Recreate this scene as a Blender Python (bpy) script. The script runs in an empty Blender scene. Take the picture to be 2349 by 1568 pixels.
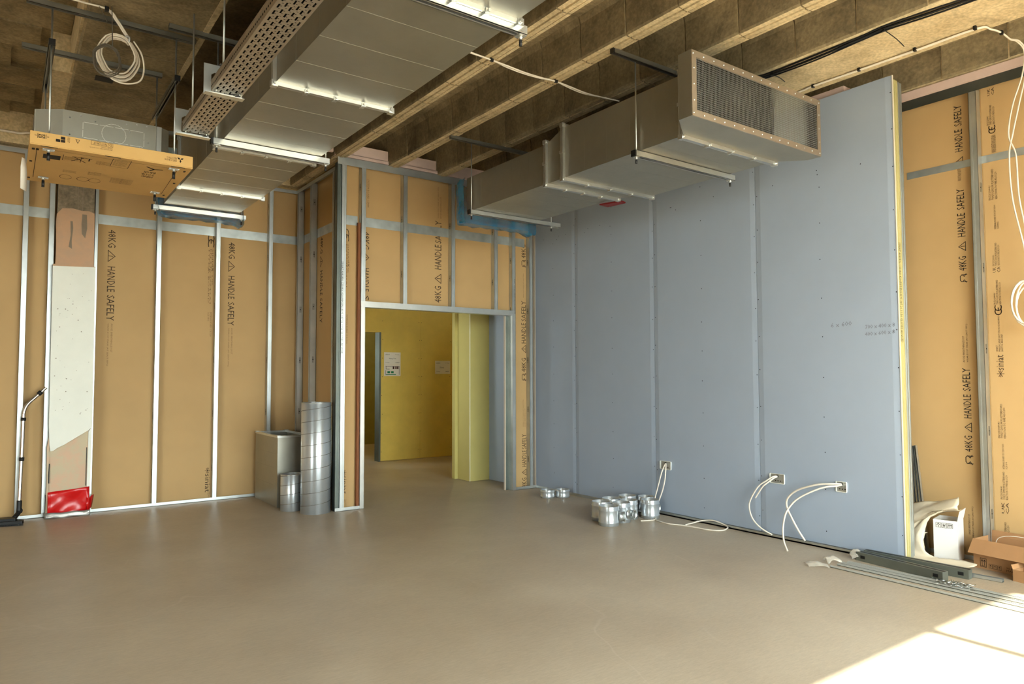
import bpy, math, random
from mathutils import Vector, Matrix
random.seed(7)
S = bpy.context.scene
C = S.collection

# ------------------------------------------------------------------ camera, world, sun, exposure
cam = bpy.data.cameras.new('camera')
cam.sensor_fit = 'HORIZONTAL'; cam.sensor_width = 36.0; cam.lens = 24.779
cam.clip_start = 0.05; cam.clip_end = 300
camo = bpy.data.objects.new('camera', cam); C.objects.link(camo)
yaw, pitch, roll = 0.62409566, 0.04748022, -0.00271422
cy, sy, cp, sp = math.cos(yaw), math.sin(yaw), math.cos(pitch), math.sin(pitch)
FW = Vector((sy*cp, cy*cp, sp)); RT = Vector((cy, -sy, 0)); UP = RT.cross(FW)
cr, sr = math.cos(roll), math.sin(roll)
RT, UP = cr*RT + sr*UP, -sr*RT + cr*UP
M = Matrix.Identity(4)
for i in range(3):
    M[i][0] = RT[i]; M[i][1] = UP[i]; M[i][2] = -FW[i]
M[2][3] = 1.365
camo.matrix_world = M
S.camera = camo

w = bpy.data.worlds.new('sky'); S.world = w; w.use_nodes = True
w.node_tree.nodes['Background'].inputs[0].default_value = (0.88, 1.0, 1.0, 1)
w.node_tree.nodes['Background'].inputs[1].default_value = 12.0

sun = bpy.data.lights.new('sun', 'SUN'); sun.energy = 26.0; sun.angle = 0.014; sun.color = (1.0, 0.97, 0.85)
suno = bpy.data.objects.new('sun', sun); C.objects.link(suno)
suno.rotation_euler = Vector((0.0, 3.55, -3.3)).to_track_quat('-Z', 'Y').to_euler()
suno.location = (0, -8, 9)

def portal(name, loc, rot, sx, sz):
    l = bpy.data.lights.new(name, 'AREA'); l.shape = 'RECTANGLE'; l.size = sx; l.size_y = sz
    l.cycles.is_portal = True
    o = bpy.data.objects.new(name, l); C.objects.link(o); o.location = loc; o.rotation_euler = rot
    return o
portal('daylight_main_window', (2.78, -1.58, 1.8), (math.radians(90), 0, 0), 4.76, 3.0)
portal('daylight_far_window', (-8.5, -1.58, 1.8), (math.radians(90), 0, 0), 6.0, 3.0)
portal('daylight_added_corridor', (1.02, 9.55, 1.8), (0, math.radians(-90), 0), 1.8, 1.5)  # portal for the unseen opening added to light the corridor
S.view_settings.view_transform = 'Standard'; S.view_settings.look = 'None'
S.view_settings.exposure = 0.45; S.view_settings.gamma = 1.0; S.view_settings.use_curve_mapping = False
cyc = S.cycles
cyc.use_denoising = True
cyc.use_adaptive_sampling = True; cyc.adaptive_threshold = 0.15
cyc.max_bounces = 6; cyc.diffuse_bounces = 5; cyc.glossy_bounces = 3; cyc.transmission_bounces = 3; cyc.transparent_max_bounces = 6
cyc.caustics_reflective = False; cyc.caustics_refractive = False; cyc.sample_clamp_indirect = 8.0

# ------------------------------------------------------------------ materials
def lin(c):
    return tuple(((x/255)/12.92 if x/255 <= 0.04045 else ((x/255+0.055)/1.055)**2.4) for x in c)
MATS = {}
def mat(name, col, rough=0.7, metal=0.0, var=0.08, scale=6.0, bump=0.0, bscale=40.0, col2=None, detail=3.0, stretch=None, spec=0.4, alpha=1.0, trans=0.0, thresh=None):
    m = bpy.data.materials.new(name); m.use_nodes = True
    nt = m.node_tree; b = nt.nodes['Principled BSDF']
    c = lin(col)
    tc = nt.nodes.new('ShaderNodeTexCoord')
    mp = nt.nodes.new('ShaderNodeMapping')
    nt.links.new(tc.outputs['Object'], mp.inputs[0])
    if stretch: mp.inputs['Scale'].default_value = stretch
    n = nt.nodes.new('ShaderNodeTexNoise'); n.inputs['Scale'].default_value = scale; n.inputs['Detail'].default_value = detail; n.inputs['Roughness'].default_value = 0.65
    nt.links.new(mp.outputs[0], n.inputs['Vector'])
    r = nt.nodes.new('ShaderNodeValToRGB')
    lo, hi = thresh or (0.3, 0.7)
    r.color_ramp.elements[0].position = lo; r.color_ramp.elements[1].position = hi
    c2 = lin(col2) if col2 else tuple(min(1, x*(1+var)) for x in c)
    c1 = c if col2 else tuple(x*(1-var) for x in c)
    r.color_ramp.elements[0].color = (*c1, 1); r.color_ramp.elements[1].color = (*c2, 1)
    nt.links.new(n.outputs['Fac'], r.inputs[0]); nt.links.new(r.outputs[0], b.inputs['Base Color'])
    b.inputs['Roughness'].default_value = rough; b.inputs['Metallic'].default_value = metal
    b.inputs['Specular IOR Level'].default_value = spec
    if alpha < 1: b.inputs['Alpha'].default_value = alpha
    if trans: b.inputs['Transmission Weight'].default_value = trans
    if bump:
        n2 = nt.nodes.new('ShaderNodeTexNoise'); n2.inputs['Scale'].default_value = bscale; n2.inputs['Detail'].default_value = 3
        nt.links.new(mp.outputs[0], n2.inputs['Vector'])
        bp = nt.nodes.new('ShaderNodeBump'); bp.inputs['Strength'].default_value = bump; bp.inputs['Distance'].default_value = 0.01
        nt.links.new(n2.outputs['Fac'], bp.inputs['Height']); nt.links.new(bp.outputs[0], b.inputs['Normal'])
    MATS[name] = m
    return m

def galv(name, col, rough, var=0.12, scale=30, metal=0.9):
    m = mat(name, col, rough, metal, var=var, scale=3.0)
    nt = m.node_tree; b = nt.nodes['Principled BSDF']
    v = nt.nodes.new('ShaderNodeTexVoronoi'); v.inputs['Scale'].default_value = scale
    mp = [x for x in nt.nodes if x.type == 'MAPPING'][0]
    nt.links.new(mp.outputs[0], v.inputs['Vector'])
    mr = nt.nodes.new('ShaderNodeMapRange'); mr.inputs['To Min'].default_value = rough-0.012; mr.inputs['To Max'].default_value = rough+0.02
    sepc = nt.nodes.new('ShaderNodeSeparateColor'); nt.links.new(v.outputs['Color'], sepc.inputs[0])
    nt.links.new(sepc.outputs[0], mr.inputs['Value']); nt.links.new(mr.outputs[0], b.inputs['Roughness'])
    return m

# floor: layered noise, scratches
def floor_mat():
    m = mat('floor_screed', (174, 158, 136), 0.42, var=0.06, scale=0.9, col2=(192, 177, 154), spec=0.35)
    nt = m.node_tree; b = nt.nodes['Principled BSDF']
    mp = [x for x in nt.nodes if x.type == 'MAPPING'][0]
    ramp = [x for x in nt.nodes if x.type == 'VALTORGB'][0]
    n = nt.nodes.new('ShaderNodeTexNoise'); n.inputs['Scale'].default_value = 60; n.inputs['Detail'].default_value = 4; n.inputs['Roughness'].default_value = 0.8
    mp2 = nt.nodes.new('ShaderNodeMapping'); mp2.inputs['Scale'].default_value = (0.35, 1.6, 1); mp2.inputs['Rotation'].default_value = (0, 0, 0.25)
    tc = [x for x in nt.nodes if x.type == 'TEX_COORD'][0]
    nt.links.new(tc.outputs['Object'], mp2.inputs[0]); nt.links.new(mp2.outputs[0], n.inputs['Vector'])
    mx = nt.nodes.new('ShaderNodeMix'); mx.data_type = 'RGBA'; mx.blend_type = 'OVERLAY'; mx.inputs[0].default_value = 0.35
    nt.links.new(ramp.outputs[0], mx.inputs[6]); nt.links.new(n.outputs['Color'], mx.inputs[7])
    g = nt.nodes.new('ShaderNodeRGBToBW'); nt.links.new(n.outputs['Color'], g.inputs[0]); nt.links.new(g.outputs[0], mx.inputs[7])
    # pale scuff lines
    wv = nt.nodes.new('ShaderNodeTexVoronoi'); wv.feature = 'DISTANCE_TO_EDGE'; wv.inputs['Scale'].default_value = 0.55
    mp3 = nt.nodes.new('ShaderNodeMapping'); mp3.inputs['Scale'].default_value = (1.0, 0.5, 1); mp3.inputs['Rotation'].default_value = (0, 0, 0.6)
    dn = nt.nodes.new('ShaderNodeTexNoise'); dn.inputs['Scale'].default_value = 1.5
    va = nt.nodes.new('ShaderNodeVectorMath'); va.operation = 'ADD'
    nt.links.new(tc.outputs['Object'], mp3.inputs[0]); nt.links.new(mp3.outputs[0], va.inputs[0]); nt.links.new(mp3.outputs[0], dn.inputs['Vector']); nt.links.new(dn.outputs['Color'], va.inputs[1])
    nt.links.new(va.outputs[0], wv.inputs['Vector'])
    lt = nt.nodes.new('ShaderNodeMapRange'); lt.inputs['From Min'].default_value = 0.0; lt.inputs['From Max'].default_value = 0.006; lt.inputs['To Min'].default_value = 0.35; lt.inputs['To Max'].default_value = 0.0
    nt.links.new(wv.outputs['Distance'], lt.inputs['Value'])
    br = nt.nodes.new('ShaderNodeTexNoise'); br.inputs['Scale'].default_value = 1.1; nt.links.new(tc.outputs['Object'], br.inputs['Vector'])
    th = nt.nodes.new('ShaderNodeMapRange'); th.inputs['From Min'].default_value = 0.5; th.inputs['From Max'].default_value = 0.65
    nt.links.new(br.outputs['Fac'], th.inputs['Value'])
    mu = nt.nodes.new('ShaderNodeMath'); mu.operation = 'MULTIPLY'; nt.links.new(lt.outputs[0], mu.inputs[0]); nt.links.new(th.outputs[0], mu.inputs[1])
    mx2 = nt.nodes.new('ShaderNodeMix'); mx2.data_type = 'RGBA'; mx2.inputs[7].default_value = (*lin((205, 190, 172)), 1)
    nt.links.new(mu.outputs[0], mx2.inputs[0]); nt.links.new(mx.outputs[2], mx2.inputs[6])
    nt.links.new(mx2.outputs[2], b.inputs['Base Color'])
    return m
floor_mat()
mat('brown_board', (192, 157, 106), 0.75, var=0.05, scale=1.5)
mat('blue_board', (156, 168, 184), 0.7, var=0.025, scale=2.0)
mat('lime_board', (190, 178, 108), 0.75, var=0.04, scale=3.0)
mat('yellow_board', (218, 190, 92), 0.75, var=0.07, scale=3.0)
mat('pink_board', (210, 184, 172), 0.8, var=0.05)
mat('board_core', (212, 200, 182), 0.9, var=0.05)
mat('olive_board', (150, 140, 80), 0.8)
mat('paint_white', (238, 238, 226), 0.6, var=0.02)
mat('outer_wall', (196, 186, 170), 0.9)
galv('galvanised', (196, 200, 198), 0.38)
galv('galvanised_duct', (170, 167, 154), 0.42, var=0.06, scale=60)
galv('galvanised_bright', (214, 216, 212), 0.30)
galv('galvanised_strap', (188, 194, 192), 0.42, var=0.3, scale=24, metal=0.75)
mat('galvanised_spiral', (216, 222, 226), 0.33, metal=0.72, var=0.02, scale=3)
galv('stud_dark', (104, 110, 104), 0.45)
galv('stud_reflect_tint', (208, 198, 142), 0.5, var=0.05, metal=0.5)  # reflection of the brown boards put into the base colour
galv('rail_metal', (132, 130, 120), 0.45)
galv('channel_steel', (116, 120, 110), 0.5, var=0.2, scale=14, metal=0.6)
galv('track_metal', (206, 208, 202), 0.4, var=0.05, metal=0.5)
galv('tray_metal', (190, 178, 160), 0.42, var=0.08)
mat('concrete', (162, 144, 110), 0.9, scale=2.2, col2=(118, 102, 74), bump=0.25, bscale=35, detail=5, thresh=(0.38, 0.72))
mat('concrete_pale', (216, 196, 156), 0.9, scale=2.6, col2=(184, 162, 122), bump=0.22, bscale=40, detail=5, thresh=(0.35, 0.75))
mat('concrete_column', (150, 136, 114), 0.9, scale=9, col2=(122, 108, 88), bump=0.2, bscale=60)
mat('plaster_pink', (206, 164, 130), 0.9, scale=7, col2=(190, 160, 132), bump=0.15)
mat('plaster_beige', (202, 186, 156), 0.9, scale=6, col2=(212, 178, 150), bump=0.12, thresh=(0.42, 0.6))
mat('plaster_grey', (140, 126, 108), 0.9, scale=12)
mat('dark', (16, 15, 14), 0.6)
mat('black_plastic', (22, 22, 22), 0.45)
mat('ink', (70, 52, 34), 0.8, var=0.15, scale=40)
mat('ink_light', (128, 96, 62), 0.8, var=0.15, scale=40)
mat('ink_black', (32, 24, 16), 0.8)
mat('pencil', (120, 124, 134), 0.8)
mat('cable_white', (226, 216, 200), 0.45, var=0.03)
mat('cable_grey', (92, 84, 72), 0.5)
mat('card', (206, 166, 102), 0.75, var=0.05, scale=3)
mat('card_brown', (172, 128, 86), 0.8, var=0.08, scale=4)
mat('card_white', (228, 224, 218), 0.6, var=0.02)
mat('paper', (226, 220, 206), 0.6, var=0.02)
mat('timber', (150, 92, 52), 0.7, scale=8, col2=(110, 62, 34), stretch=(12, 12, 0.6))
mat('red_plastic', (208, 20, 22), 0.28, var=0.1, scale=2, bump=0.15, bscale=6, spec=0.6)
mat('red_tape', (112, 12, 12), 0.5)
mat('silver_tape', (168, 166, 160), 0.35, metal=0.5, bump=0.3, bscale=12)
mat('blue_film', (8, 122, 168), 0.18, var=0.2, scale=5, bump=0.3, bscale=14, alpha=0.72, spec=0.6)
mat('clear_film', (226, 218, 202), 0.25, bump=0.3, bscale=14, alpha=0.33, spec=0.6)
mat('film_sheet', (222, 208, 182), 0.3, var=0.05, bump=0.25, bscale=10, alpha=0.93, spec=0.5)
mat('wand_metal', (206, 196, 184), 0.25, metal=0.9)
mat('copper', (160, 92, 52), 0.4, metal=0.6)
mat('green_print', (40, 130, 84), 0.7)
mat('maroon_print', (60, 18, 20), 0.7)
mat('ground', (150, 146, 138), 0.95, scale=0.5)
mat('sealant', (196, 168, 70), 0.8)

def aniso(name, amt):                 # rolled sheet: highlights drawn out along the axis of the tube
    nt = MATS[name].node_tree; b = nt.nodes['Principled BSDF']
    tg = nt.nodes.new('ShaderNodeTangent'); tg.direction_type = 'RADIAL'; tg.axis = 'Z'
    nt.links.new(tg.outputs[0], b.inputs['Tangent']); b.inputs['Anisotropic'].default_value = amt; b.inputs['Anisotropic Rotation'].default_value = 0.25
aniso('galvanised_spiral', .9)
def stain(name, amt, scale, lo=.45, hi=.7):
    m = MATS[name]; nt = m.node_tree; b = nt.nodes['Principled BSDF']
    src = b.inputs['Base Color'].links[0].from_socket
    tc = [x for x in nt.nodes if x.type == 'TEX_COORD'][0]
    gm = nt.nodes.new('ShaderNodeNewGeometry')
    n = nt.nodes.new('ShaderNodeTexNoise'); n.inputs['Scale'].default_value = scale; n.inputs['Detail'].default_value = 5; n.inputs['Roughness'].default_value = .75; n.inputs['Distortion'].default_value = 1.2
    nt.links.new(gm.outputs['Position'], n.inputs['Vector'])
    r = nt.nodes.new('ShaderNodeMapRange'); r.inputs['From Min'].default_value = lo; r.inputs['From Max'].default_value = hi; r.inputs['To Min'].default_value = 1.0; r.inputs['To Max'].default_value = 1-amt
    nt.links.new(n.outputs['Fac'], r.inputs['Value'])
    f = nt.nodes.new('ShaderNodeTexNoise'); f.inputs['Scale'].default_value = 45; f.inputs['Detail'].default_value = 3; nt.links.new(gm.outputs['Position'], f.inputs['Vector'])
    r2 = nt.nodes.new('ShaderNodeMapRange'); r2.inputs['From Min'].default_value = .35; r2.inputs['From Max'].default_value = .65; r2.inputs['To Min'].default_value = .82; r2.inputs['To Max'].default_value = 1.12
    nt.links.new(f.outputs['Fac'], r2.inputs['Value'])
    mu = nt.nodes.new('ShaderNodeMath'); mu.operation = 'MULTIPLY'; nt.links.new(r.outputs[0], mu.inputs[0]); nt.links.new(r2.outputs[0], mu.inputs[1])
    mx = nt.nodes.new('ShaderNodeVectorMath'); mx.operation = 'SCALE'
    nt.links.new(src, mx.inputs[0]); nt.links.new(mu.outputs[0], mx.inputs['Scale']); nt.links.new(mx.outputs[0], b.inputs['Base Color'])
stain('concrete', .5, 1.6); stain('concrete_pale', .38, 2.2, .48, .72); stain('concrete_column', .3, 6);
# ------------------------------------------------------------------ geometry helpers
OFF = {}
class MB:
    def __init__(s): s.v = []; s.f = []; s.m = []; s.s = []
    def add(s, vs, fs, mi=0, sm=False):
        k = len(s.v); s.v += [Vector(p) for p in vs]
        for f in fs: s.f.append([i+k for i in f]); s.m.append(mi); s.s.append(sm)
        return s
    def box(s, x0, x1, y0, y1, z0, z1, mi=0):
        return s.add([(x0,y0,z0),(x1,y0,z0),(x1,y1,z0),(x0,y1,z0),(x0,y0,z1),(x1,y0,z1),(x1,y1,z1),(x0,y1,z1)],
              [(0,3,2,1),(4,5,6,7),(0,1,5,4),(1,2,6,5),(2,3,7,6),(3,0,4,7)], mi)
    def fbox(s, O, A, B, D, a0, a1, b0, b1, d0, d1, mi=0):   # box in a frame
        O, A, B, D = Vector(O), Vector(A), Vector(B), Vector(D)
        P = lambda a, b, d: O + A*a + B*b + D*d
        return s.add([P(a0,b0,d0),P(a1,b0,d0),P(a1,b1,d0),P(a0,b1,d0),P(a0,b0,d1),P(a1,b0,d1),P(a1,b1,d1),P(a0,b1,d1)],
              [(0,3,2,1),(4,5,6,7),(0,1,5,4),(1,2,6,5),(2,3,7,6),(3,0,4,7)], mi)
    def quad(s, *p, mi=0): return s.add(p, [tuple(range(len(p)))], mi)
    def extr(s, poly, O, U, V, D, d, mi=0, sm=False):        # polygon (u,v) extruded along D by d
        O, U, V, D = Vector(O), Vector(U), Vector(V), Vector(D)
        n = len(poly)
        a = [O+U*p[0]+V*p[1] for p in poly]; b = [q+D*d for q in a]
        s.add(a+b, [tuple(range(n-1,-1,-1)), tuple(range(n, 2*n))], mi)
        s.add(a+b, [(i,(i+1)%n,n+(i+1)%n,n+i) for i in range(n)], mi, sm)
        return s
    def tube(s, pts, r, n=8, mi=0, caps=True, closed=False, sm=True):
        pts = [Vector(p) for p in pts]; N = len(pts); rr = r if isinstance(r, (list, tuple)) else [r]*N
        k = len(s.v); t0 = (pts[1]-pts[0]).normalized()
        nrm = t0.cross(Vector((0,0,1)))
        if nrm.length < 1e-3: nrm = t0.cross(Vector((1,0,0)))
        nrm.normalize()
        for i in range(N):
            if closed: t = pts[(i+1)%N]-pts[i-1]
            else: t = pts[min(i+1,N-1)]-pts[max(i-1,0)]
            t.normalize(); nrm = (nrm - t*nrm.dot(t)).normalized(); bn = t.cross(nrm)
            for j in range(n):
                a = 2*math.pi*j/n; s.v.append(pts[i] + nrm*math.cos(a)*rr[i] + bn*math.sin(a)*rr[i])
        for i in range(N if closed else N-1):
            for j in range(n):
                a = k+i*n+j; b = k+i*n+(j+1)%n; c = k+((i+1)%N)*n+(j+1)%n; d = k+((i+1)%N)*n+j
                s.f.append([a,b,c,d]); s.m.append(mi); s.s.append(sm)
        if caps and not closed:
            s.f.append([k+j for j in range(n-1,-1,-1)]); s.m.append(mi); s.s.append(False)
            s.f.append([k+(N-1)*n+j for j in range(n)]); s.m.append(mi); s.s.append(False)
        return s
    def lathe(s, O, prof, n=28, A=(1,0,0), B=(0,1,0), D=(0,0,1), mi=0, close=False):
        O, A, B, D = Vector(O), Vector(A), Vector(B), Vector(D); k = len(s.v)
        for (r, z) in prof:
            for j in range(n):
                a = 2*math.pi*j/n; s.v.append(O + A*(r*math.cos(a)) + B*(r*math.sin(a)) + D*z)
        L = len(prof)
        for i in range(L if close else L-1):
            for j in range(n):
                s.f.append([k+i*n+j, k+i*n+(j+1)%n, k+((i+1)%L)*n+(j+1)%n, k+((i+1)%L)*n+j]); s.m.append(mi); s.s.append(True)
        return s
    def grid(s, pts, mi=0, sm=True):      # pts[i][j]
        k = len(s.v); R = len(pts); Q = len(pts[0])
        for row in pts: s.v += [Vector(p) for p in row]
        for i in range(R-1):
            for j in range(Q-1):
                s.f.append([k+i*Q+j, k+i*Q+j+1, k+(i+1)*Q+j+1, k+(i+1)*Q+j]); s.m.append(mi); s.s.append(sm)
        return s
    def mesh(s, name, mats, own):
        me = bpy.data.meshes.new(name)
        me.from_pydata([tuple(p-own) for p in s.v], [], s.f)
        for m in mats: me.materials.append(MATS[m])
        me.polygons.foreach_set('material_index', s.m); me.polygons.foreach_set('use_smooth', s.s)
        me.update(); return me
    def build(s, name, mats, parent=None, label=None, cat=None, group=None, kind=None, thick=0, bevel=0):
        if isinstance(mats, str): mats = [mats]
        if parent is not None: own = OFF[parent.name]
        else:
            lo = [min(p[i] for p in s.v) for i in range(3)]; hi = [max(p[i] for p in s.v) for i in range(3)]
            own = Vector(((lo[0]+hi[0])/2, (lo[1]+hi[1])/2, lo[2]))
        o = bpy.data.objects.new(name, s.mesh(name, mats, own)); C.objects.link(o)
        OFF[o.name] = own
        if parent is not None: o.parent = parent
        else: o.location = own
        if thick:
            md = o.modifiers.new('thickness', 'SOLIDIFY'); md.thickness = thick; md.offset = 0
        if bevel:
            md = o.modifiers.new('bevel', 'BEVEL'); md.width = bevel; md.segments = 2; md.limit_method = 'ANGLE'
        tag(o, label, cat, group, kind)
        return o
def tag(o, label=None, cat=None, group=None, kind=None):
    if label: o['label'] = label
    if cat: o['category'] = cat
    if group: o['group'] = group
    if kind: o['kind'] = kind
    return o
def thing(name, loc, label=None, cat=None, group=None, kind=None):
    o = bpy.data.objects.new(name, None); C.objects.link(o); o.location = loc; o.empty_display_size = 0.1
    OFF[o.name] = Vector(loc)
    return tag(o, label, cat, group, kind)
def share(o, name, parent, delta):       # a copy of a part sharing mesh data
    c = bpy.data.objects.new(name, o.data); C.objects.link(c); c.parent = parent
    c.location = Vector(delta) + OFF[o.name] - OFF[parent.name]
    OFF[c.name] = OFF[o.name]
    return c
def spline(P, k=8, closed=False):
    P = [Vector(p) for p in P]; N = len(P); out = []
    for i in range(N if closed else N-1):
        if closed: a,b,c,d = P[i-1],P[i],P[(i+1)%N],P[(i+2)%N]
        else: a,b,c,d = P[max(i-1,0)],P[i],P[i+1],P[min(i+2,N-1)]
        for j in range(k):
            t = j/k
            out.append(0.5*((2*b)+(c-a)*t+(2*a-5*b+4*c-d)*t*t+(3*b-a-3*c+d)*t**3))
    if not closed: out.append(P[-1])
    return out

# lettering: glyph outlines of the built-in font, fitted into a frame
_TXT = {}
def text_geo(t):
    if t not in _TXT:
        cu = bpy.data.curves.new('lettering', 'FONT'); cu.body = t; cu.align_x = 'LEFT'; cu.resolution_u = 1; cu.space_line = 0.95
        ob = bpy.data.objects.new('lettering', cu); C.objects.link(ob)
        dg = bpy.context.evaluated_depsgraph_get()
        me = bpy.data.meshes.new_from_object(ob.evaluated_get(dg))
        V = [v.co.copy() for v in me.vertices]; F = [list(p.vertices) for p in me.polygons]
        bpy.data.objects.remove(ob); bpy.data.meshes.remove(me)
        x0 = min(v.x for v in V); x1 = max(v.x for v in V); y0 = min(v.y for v in V); y1 = max(v.y for v in V)
        _TXT[t] = ([((v.x-x0)/(x1-x0), (v.y-y0)/max(y1-y0,1e-6)) for v in V], F)
    return _TXT[t]
def text(mb, t, O, U, V, L, H, mi=0):
    g, F = text_geo(t); O, U, V = Vector(O), Vector(U), Vector(V)
    mb.add([O+U*(x*L)+V*(y*H) for x, y in g], F, mi)
def strokes(mb, lines, wdt, O, U, V, L, H, mi=0):
    O, U, V = Vector(O), Vector(U), Vector(V)
    for ln in lines:
        for a, b in zip(ln[:-1], ln[1:]):
            pa = O+U*(a[0]*L)+V*(a[1]*H); pb = O+U*(b[0]*L)+V*(b[1]*H)
            d = (pb-pa)
            if d.length < 1e-6: continue
            d.normalize(); n = U.cross(V).normalized().cross(d)*wdt/2; e = d*wdt/2
            mb.quad(pa-n-e, pb-n+e, pb+n+e, pa+n-e, mi=mi)
TRI = [[(0.05,0.05),(0.95,0.05),(0.5,0.95),(0.05,0.05)],[(0.5,0.3),(0.5,0.65)],[(0.5,0.15),(0.5,0.2)]]
LIFT = [[(0.1,0.0),(0.1,0.75),(0.3,0.9),(0.75,0.9),(0.9,0.7),(0.9,0.0)],[(0.1,0.6),(0.3,0.35),(0.0,0.1)],[(0.9,0.6),(0.7,0.35),(1.0,0.1)]]
STAR = [[(0.5,0),(0.5,1)],[(0.05,0.25),(0.95,0.75)],[(0.05,0.75),(0.95,0.25)],[(0.0,0.5),(0.2,0.5)],[(0.8,0.5),(1,0.5)]]
def arc(cx, cy, r, a0, a1, n=8): return [(cx+r*math.cos(math.radians(a0+(a1-a0)*i/n)), cy+r*math.sin(math.radians(a0+(a1-a0)*i/n))) for i in range(n+1)]
CE = [arc(0.25,0.5,0.45,60,300), arc(0.8,0.5,0.45,60,300), [(0.4,0.5),(0.7,0.5)]]
Zp, Zm = Vector((0,0,1)), Vector((0,0,-1)); Xp = Vector((1,0,0)); Xm = -Xp; Yp = Vector((0,1,0)); Ym = -Yp
def prints(board, name, items, U, V, mats=('ink','ink_light')):
    # items: (type, O, L, H[, mi])
    mb = MB()
    for it in items:
        k, O, L, H = it[:4]; mi = it[4] if len(it) > 4 else 0
        if k == '#tri': strokes(mb, TRI, 0.09*min(L,H), O, U, V, L, H, mi)
        elif k == '#lift': strokes(mb, LIFT, 0.10*min(L,H), O, U, V, L, H, mi)
        elif k == '#star': strokes(mb, STAR, 0.09*min(L,H), O, U, V, L, H, mi)
        elif k == '#ce': strokes(mb, CE, 0.14*H, O, U, V, L, H, mi)
        else: text(mb, k, O, U, V, L, H, mi)
    return mb.build(name, list(mats), board)
# ================================================================== the setting
TOP = 3.62      # underside of ribs and beams
SLAB = 3.93
mb = MB(); mb.box(-12.6, 7.6, -1.75, 14.2, -0.2, 0.0)
floor = mb.build('floor', 'floor_screed', kind='structure', label='scuffed beige screed floor running from the window side into the corridor', cat='floor')
MB().box(-40, 40, -60, -1.9, -0.5, -0.25).build('ground', 'ground', kind='structure', label='pale paved ground outside the windows', cat='ground')

def stud(parent, base, z0, z1, A, B, fw=0.045, dp=0.07, m='galvanised', slots=True, name='stud', web='galvanised'):
    mb = MB(); O = Vector(base); t = 0.002
    f = lambda a0,a1,b0,b1,c0=z0,c1=z1,mi=0: mb.fbox(O, A, B, Zp, a0,a1,b0,b1,c0,c1,mi)
    f(0,t,0,dp); f(0,fw*.36,0,t); f(fw*.36,fw*.64,.003,.003+t); f(fw*.64,fw,0,t); f(0,fw,dp-t,dp); f(fw-t,fw,0,.011); f(fw-t,fw,dp-.011,dp)
    if slots:
        z = z0+0.35
        while z < z1-0.2:
            f(-.0008,0,dp*.40,dp*.45,z-.035,z+.035,1); f(-.0008,0,dp*.58,dp*.63,z-.035,z+.035,1); f(-.0008,0,dp*.45,dp*.58,z-.004,z+.004,1)
            z += 0.6
    return mb.build(name, [m, 'dark'], parent)
def strip(parent, name, m, *b, **k):
    return MB().box(*b).build(name, m, parent, **k)

# ---------- back wall (brown boards behind open studs)
WB = thing('wall_back', (0, 8.37, 0), 'unfinished stud wall lined with brown plasterboard behind the concrete column', 'wall', kind='structure')
boards_b = []
for a, b in [(-12.5,-11.3),(-11.3,-10.1),(-10.1,-8.9),(-8.9,-7.7),(-7.7,-6.5),(-6.5,-5.3),(-5.3,-4.1),(-4.1,-2.265),(-2.265,-1.065),(-1.065,0.135),(0.135,0.74),(0.74,1.92),(1.92,2.885)]:
    boards_b.append(MB().box(a+.001, b-.001, 8.37, 8.3825, 0.01, 3.6).build('plasterboard', 'brown_board', WB))
for x in (-6.49,-5.89,-5.29,-4.69,-4.09,-3.49,-2.89,-2.29,-1.69,-1.09,-0.49,0.111,0.325,0.717,1.294,1.895,2.477):
    stud(WB, (x, 8.30, 0), 0.002, 3.57, Xp, Yp, fw=0.046 if x not in (0.717,) else 0.03)
mb = MB(); mb.box(-12.5,2.8,8.298,8.30,0.0,0.032); mb.box(-12.5,2.8,8.298,8.372,0.0,0.003)
mb.build('floor_track', 'galvanised', WB)
mb = MB(); mb.box(-12.5,2.8,8.296,8.298,3.545,3.585); mb.box(-12.5,2.8,8.296,8.372,3.583,3.586)
mb.build('head_track', 'galvanised', WB)
for a, b in [(-12.5,0.33),(0.735,2.87)]: strip(WB, 'flat_strap', 'galvanised_strap', a, b, 8.367, 8.3695, 2.945, 3.045)
U, V = Zm, Xp
def hs_down(x, zs, h=0.07, y=8.3688):
    P = lambda z: (x, y, z)
    return [('48KG', P(zs[0]), .185, h), ('#tri', P(zs[0]-.21), .13, h), ('HANDLE', P(zs[0]-.385), .265, h), ('SAFELY', P(zs[0]-.685), .265, h)]
SM = ['AVOID BREATHING DUST', 'WEAR DUST MASK (AT LEAST FFP2)']
def sm_down(x, z, y=8.3688): return [(SM[0], (x+.035, y, z), .30, .017, 1), (SM[1], (x, y, z), .44, .017, 1)]
prints(boards_b[11], 'printed_lettering', hs_down(0.845, (2.895,)) + sm_down(0.853, 1.915)
   + [('#ce',(1.822,8.3688,2.945),.12,.066), ('SINIAT UK\nEN 520:2004+A1\nTYPE A BOARD',(1.83,8.3688,2.80),.62,.05,1), ('UK\nCA',(1.826,8.3688,2.60),.05,.06), ('INTERNAL BOARD 15 X 1200\n16:24 08 06',(1.83,8.3688,2.08),.27,.045,1),
      ('#star',(1.833,8.3688,.352),.06,.05), ('siniat',(1.835,8.3688,.285),.20,.05), ('SINIAT\nMARSH LANE EASTON\nBRISTOL',(1.858,8.3688,.08),.07,.03,1)], U, V)
prints(boards_b[12], 'printed_lettering', hs_down(2.045, (2.893,)) + sm_down(2.05, 1.914), U, V)
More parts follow.
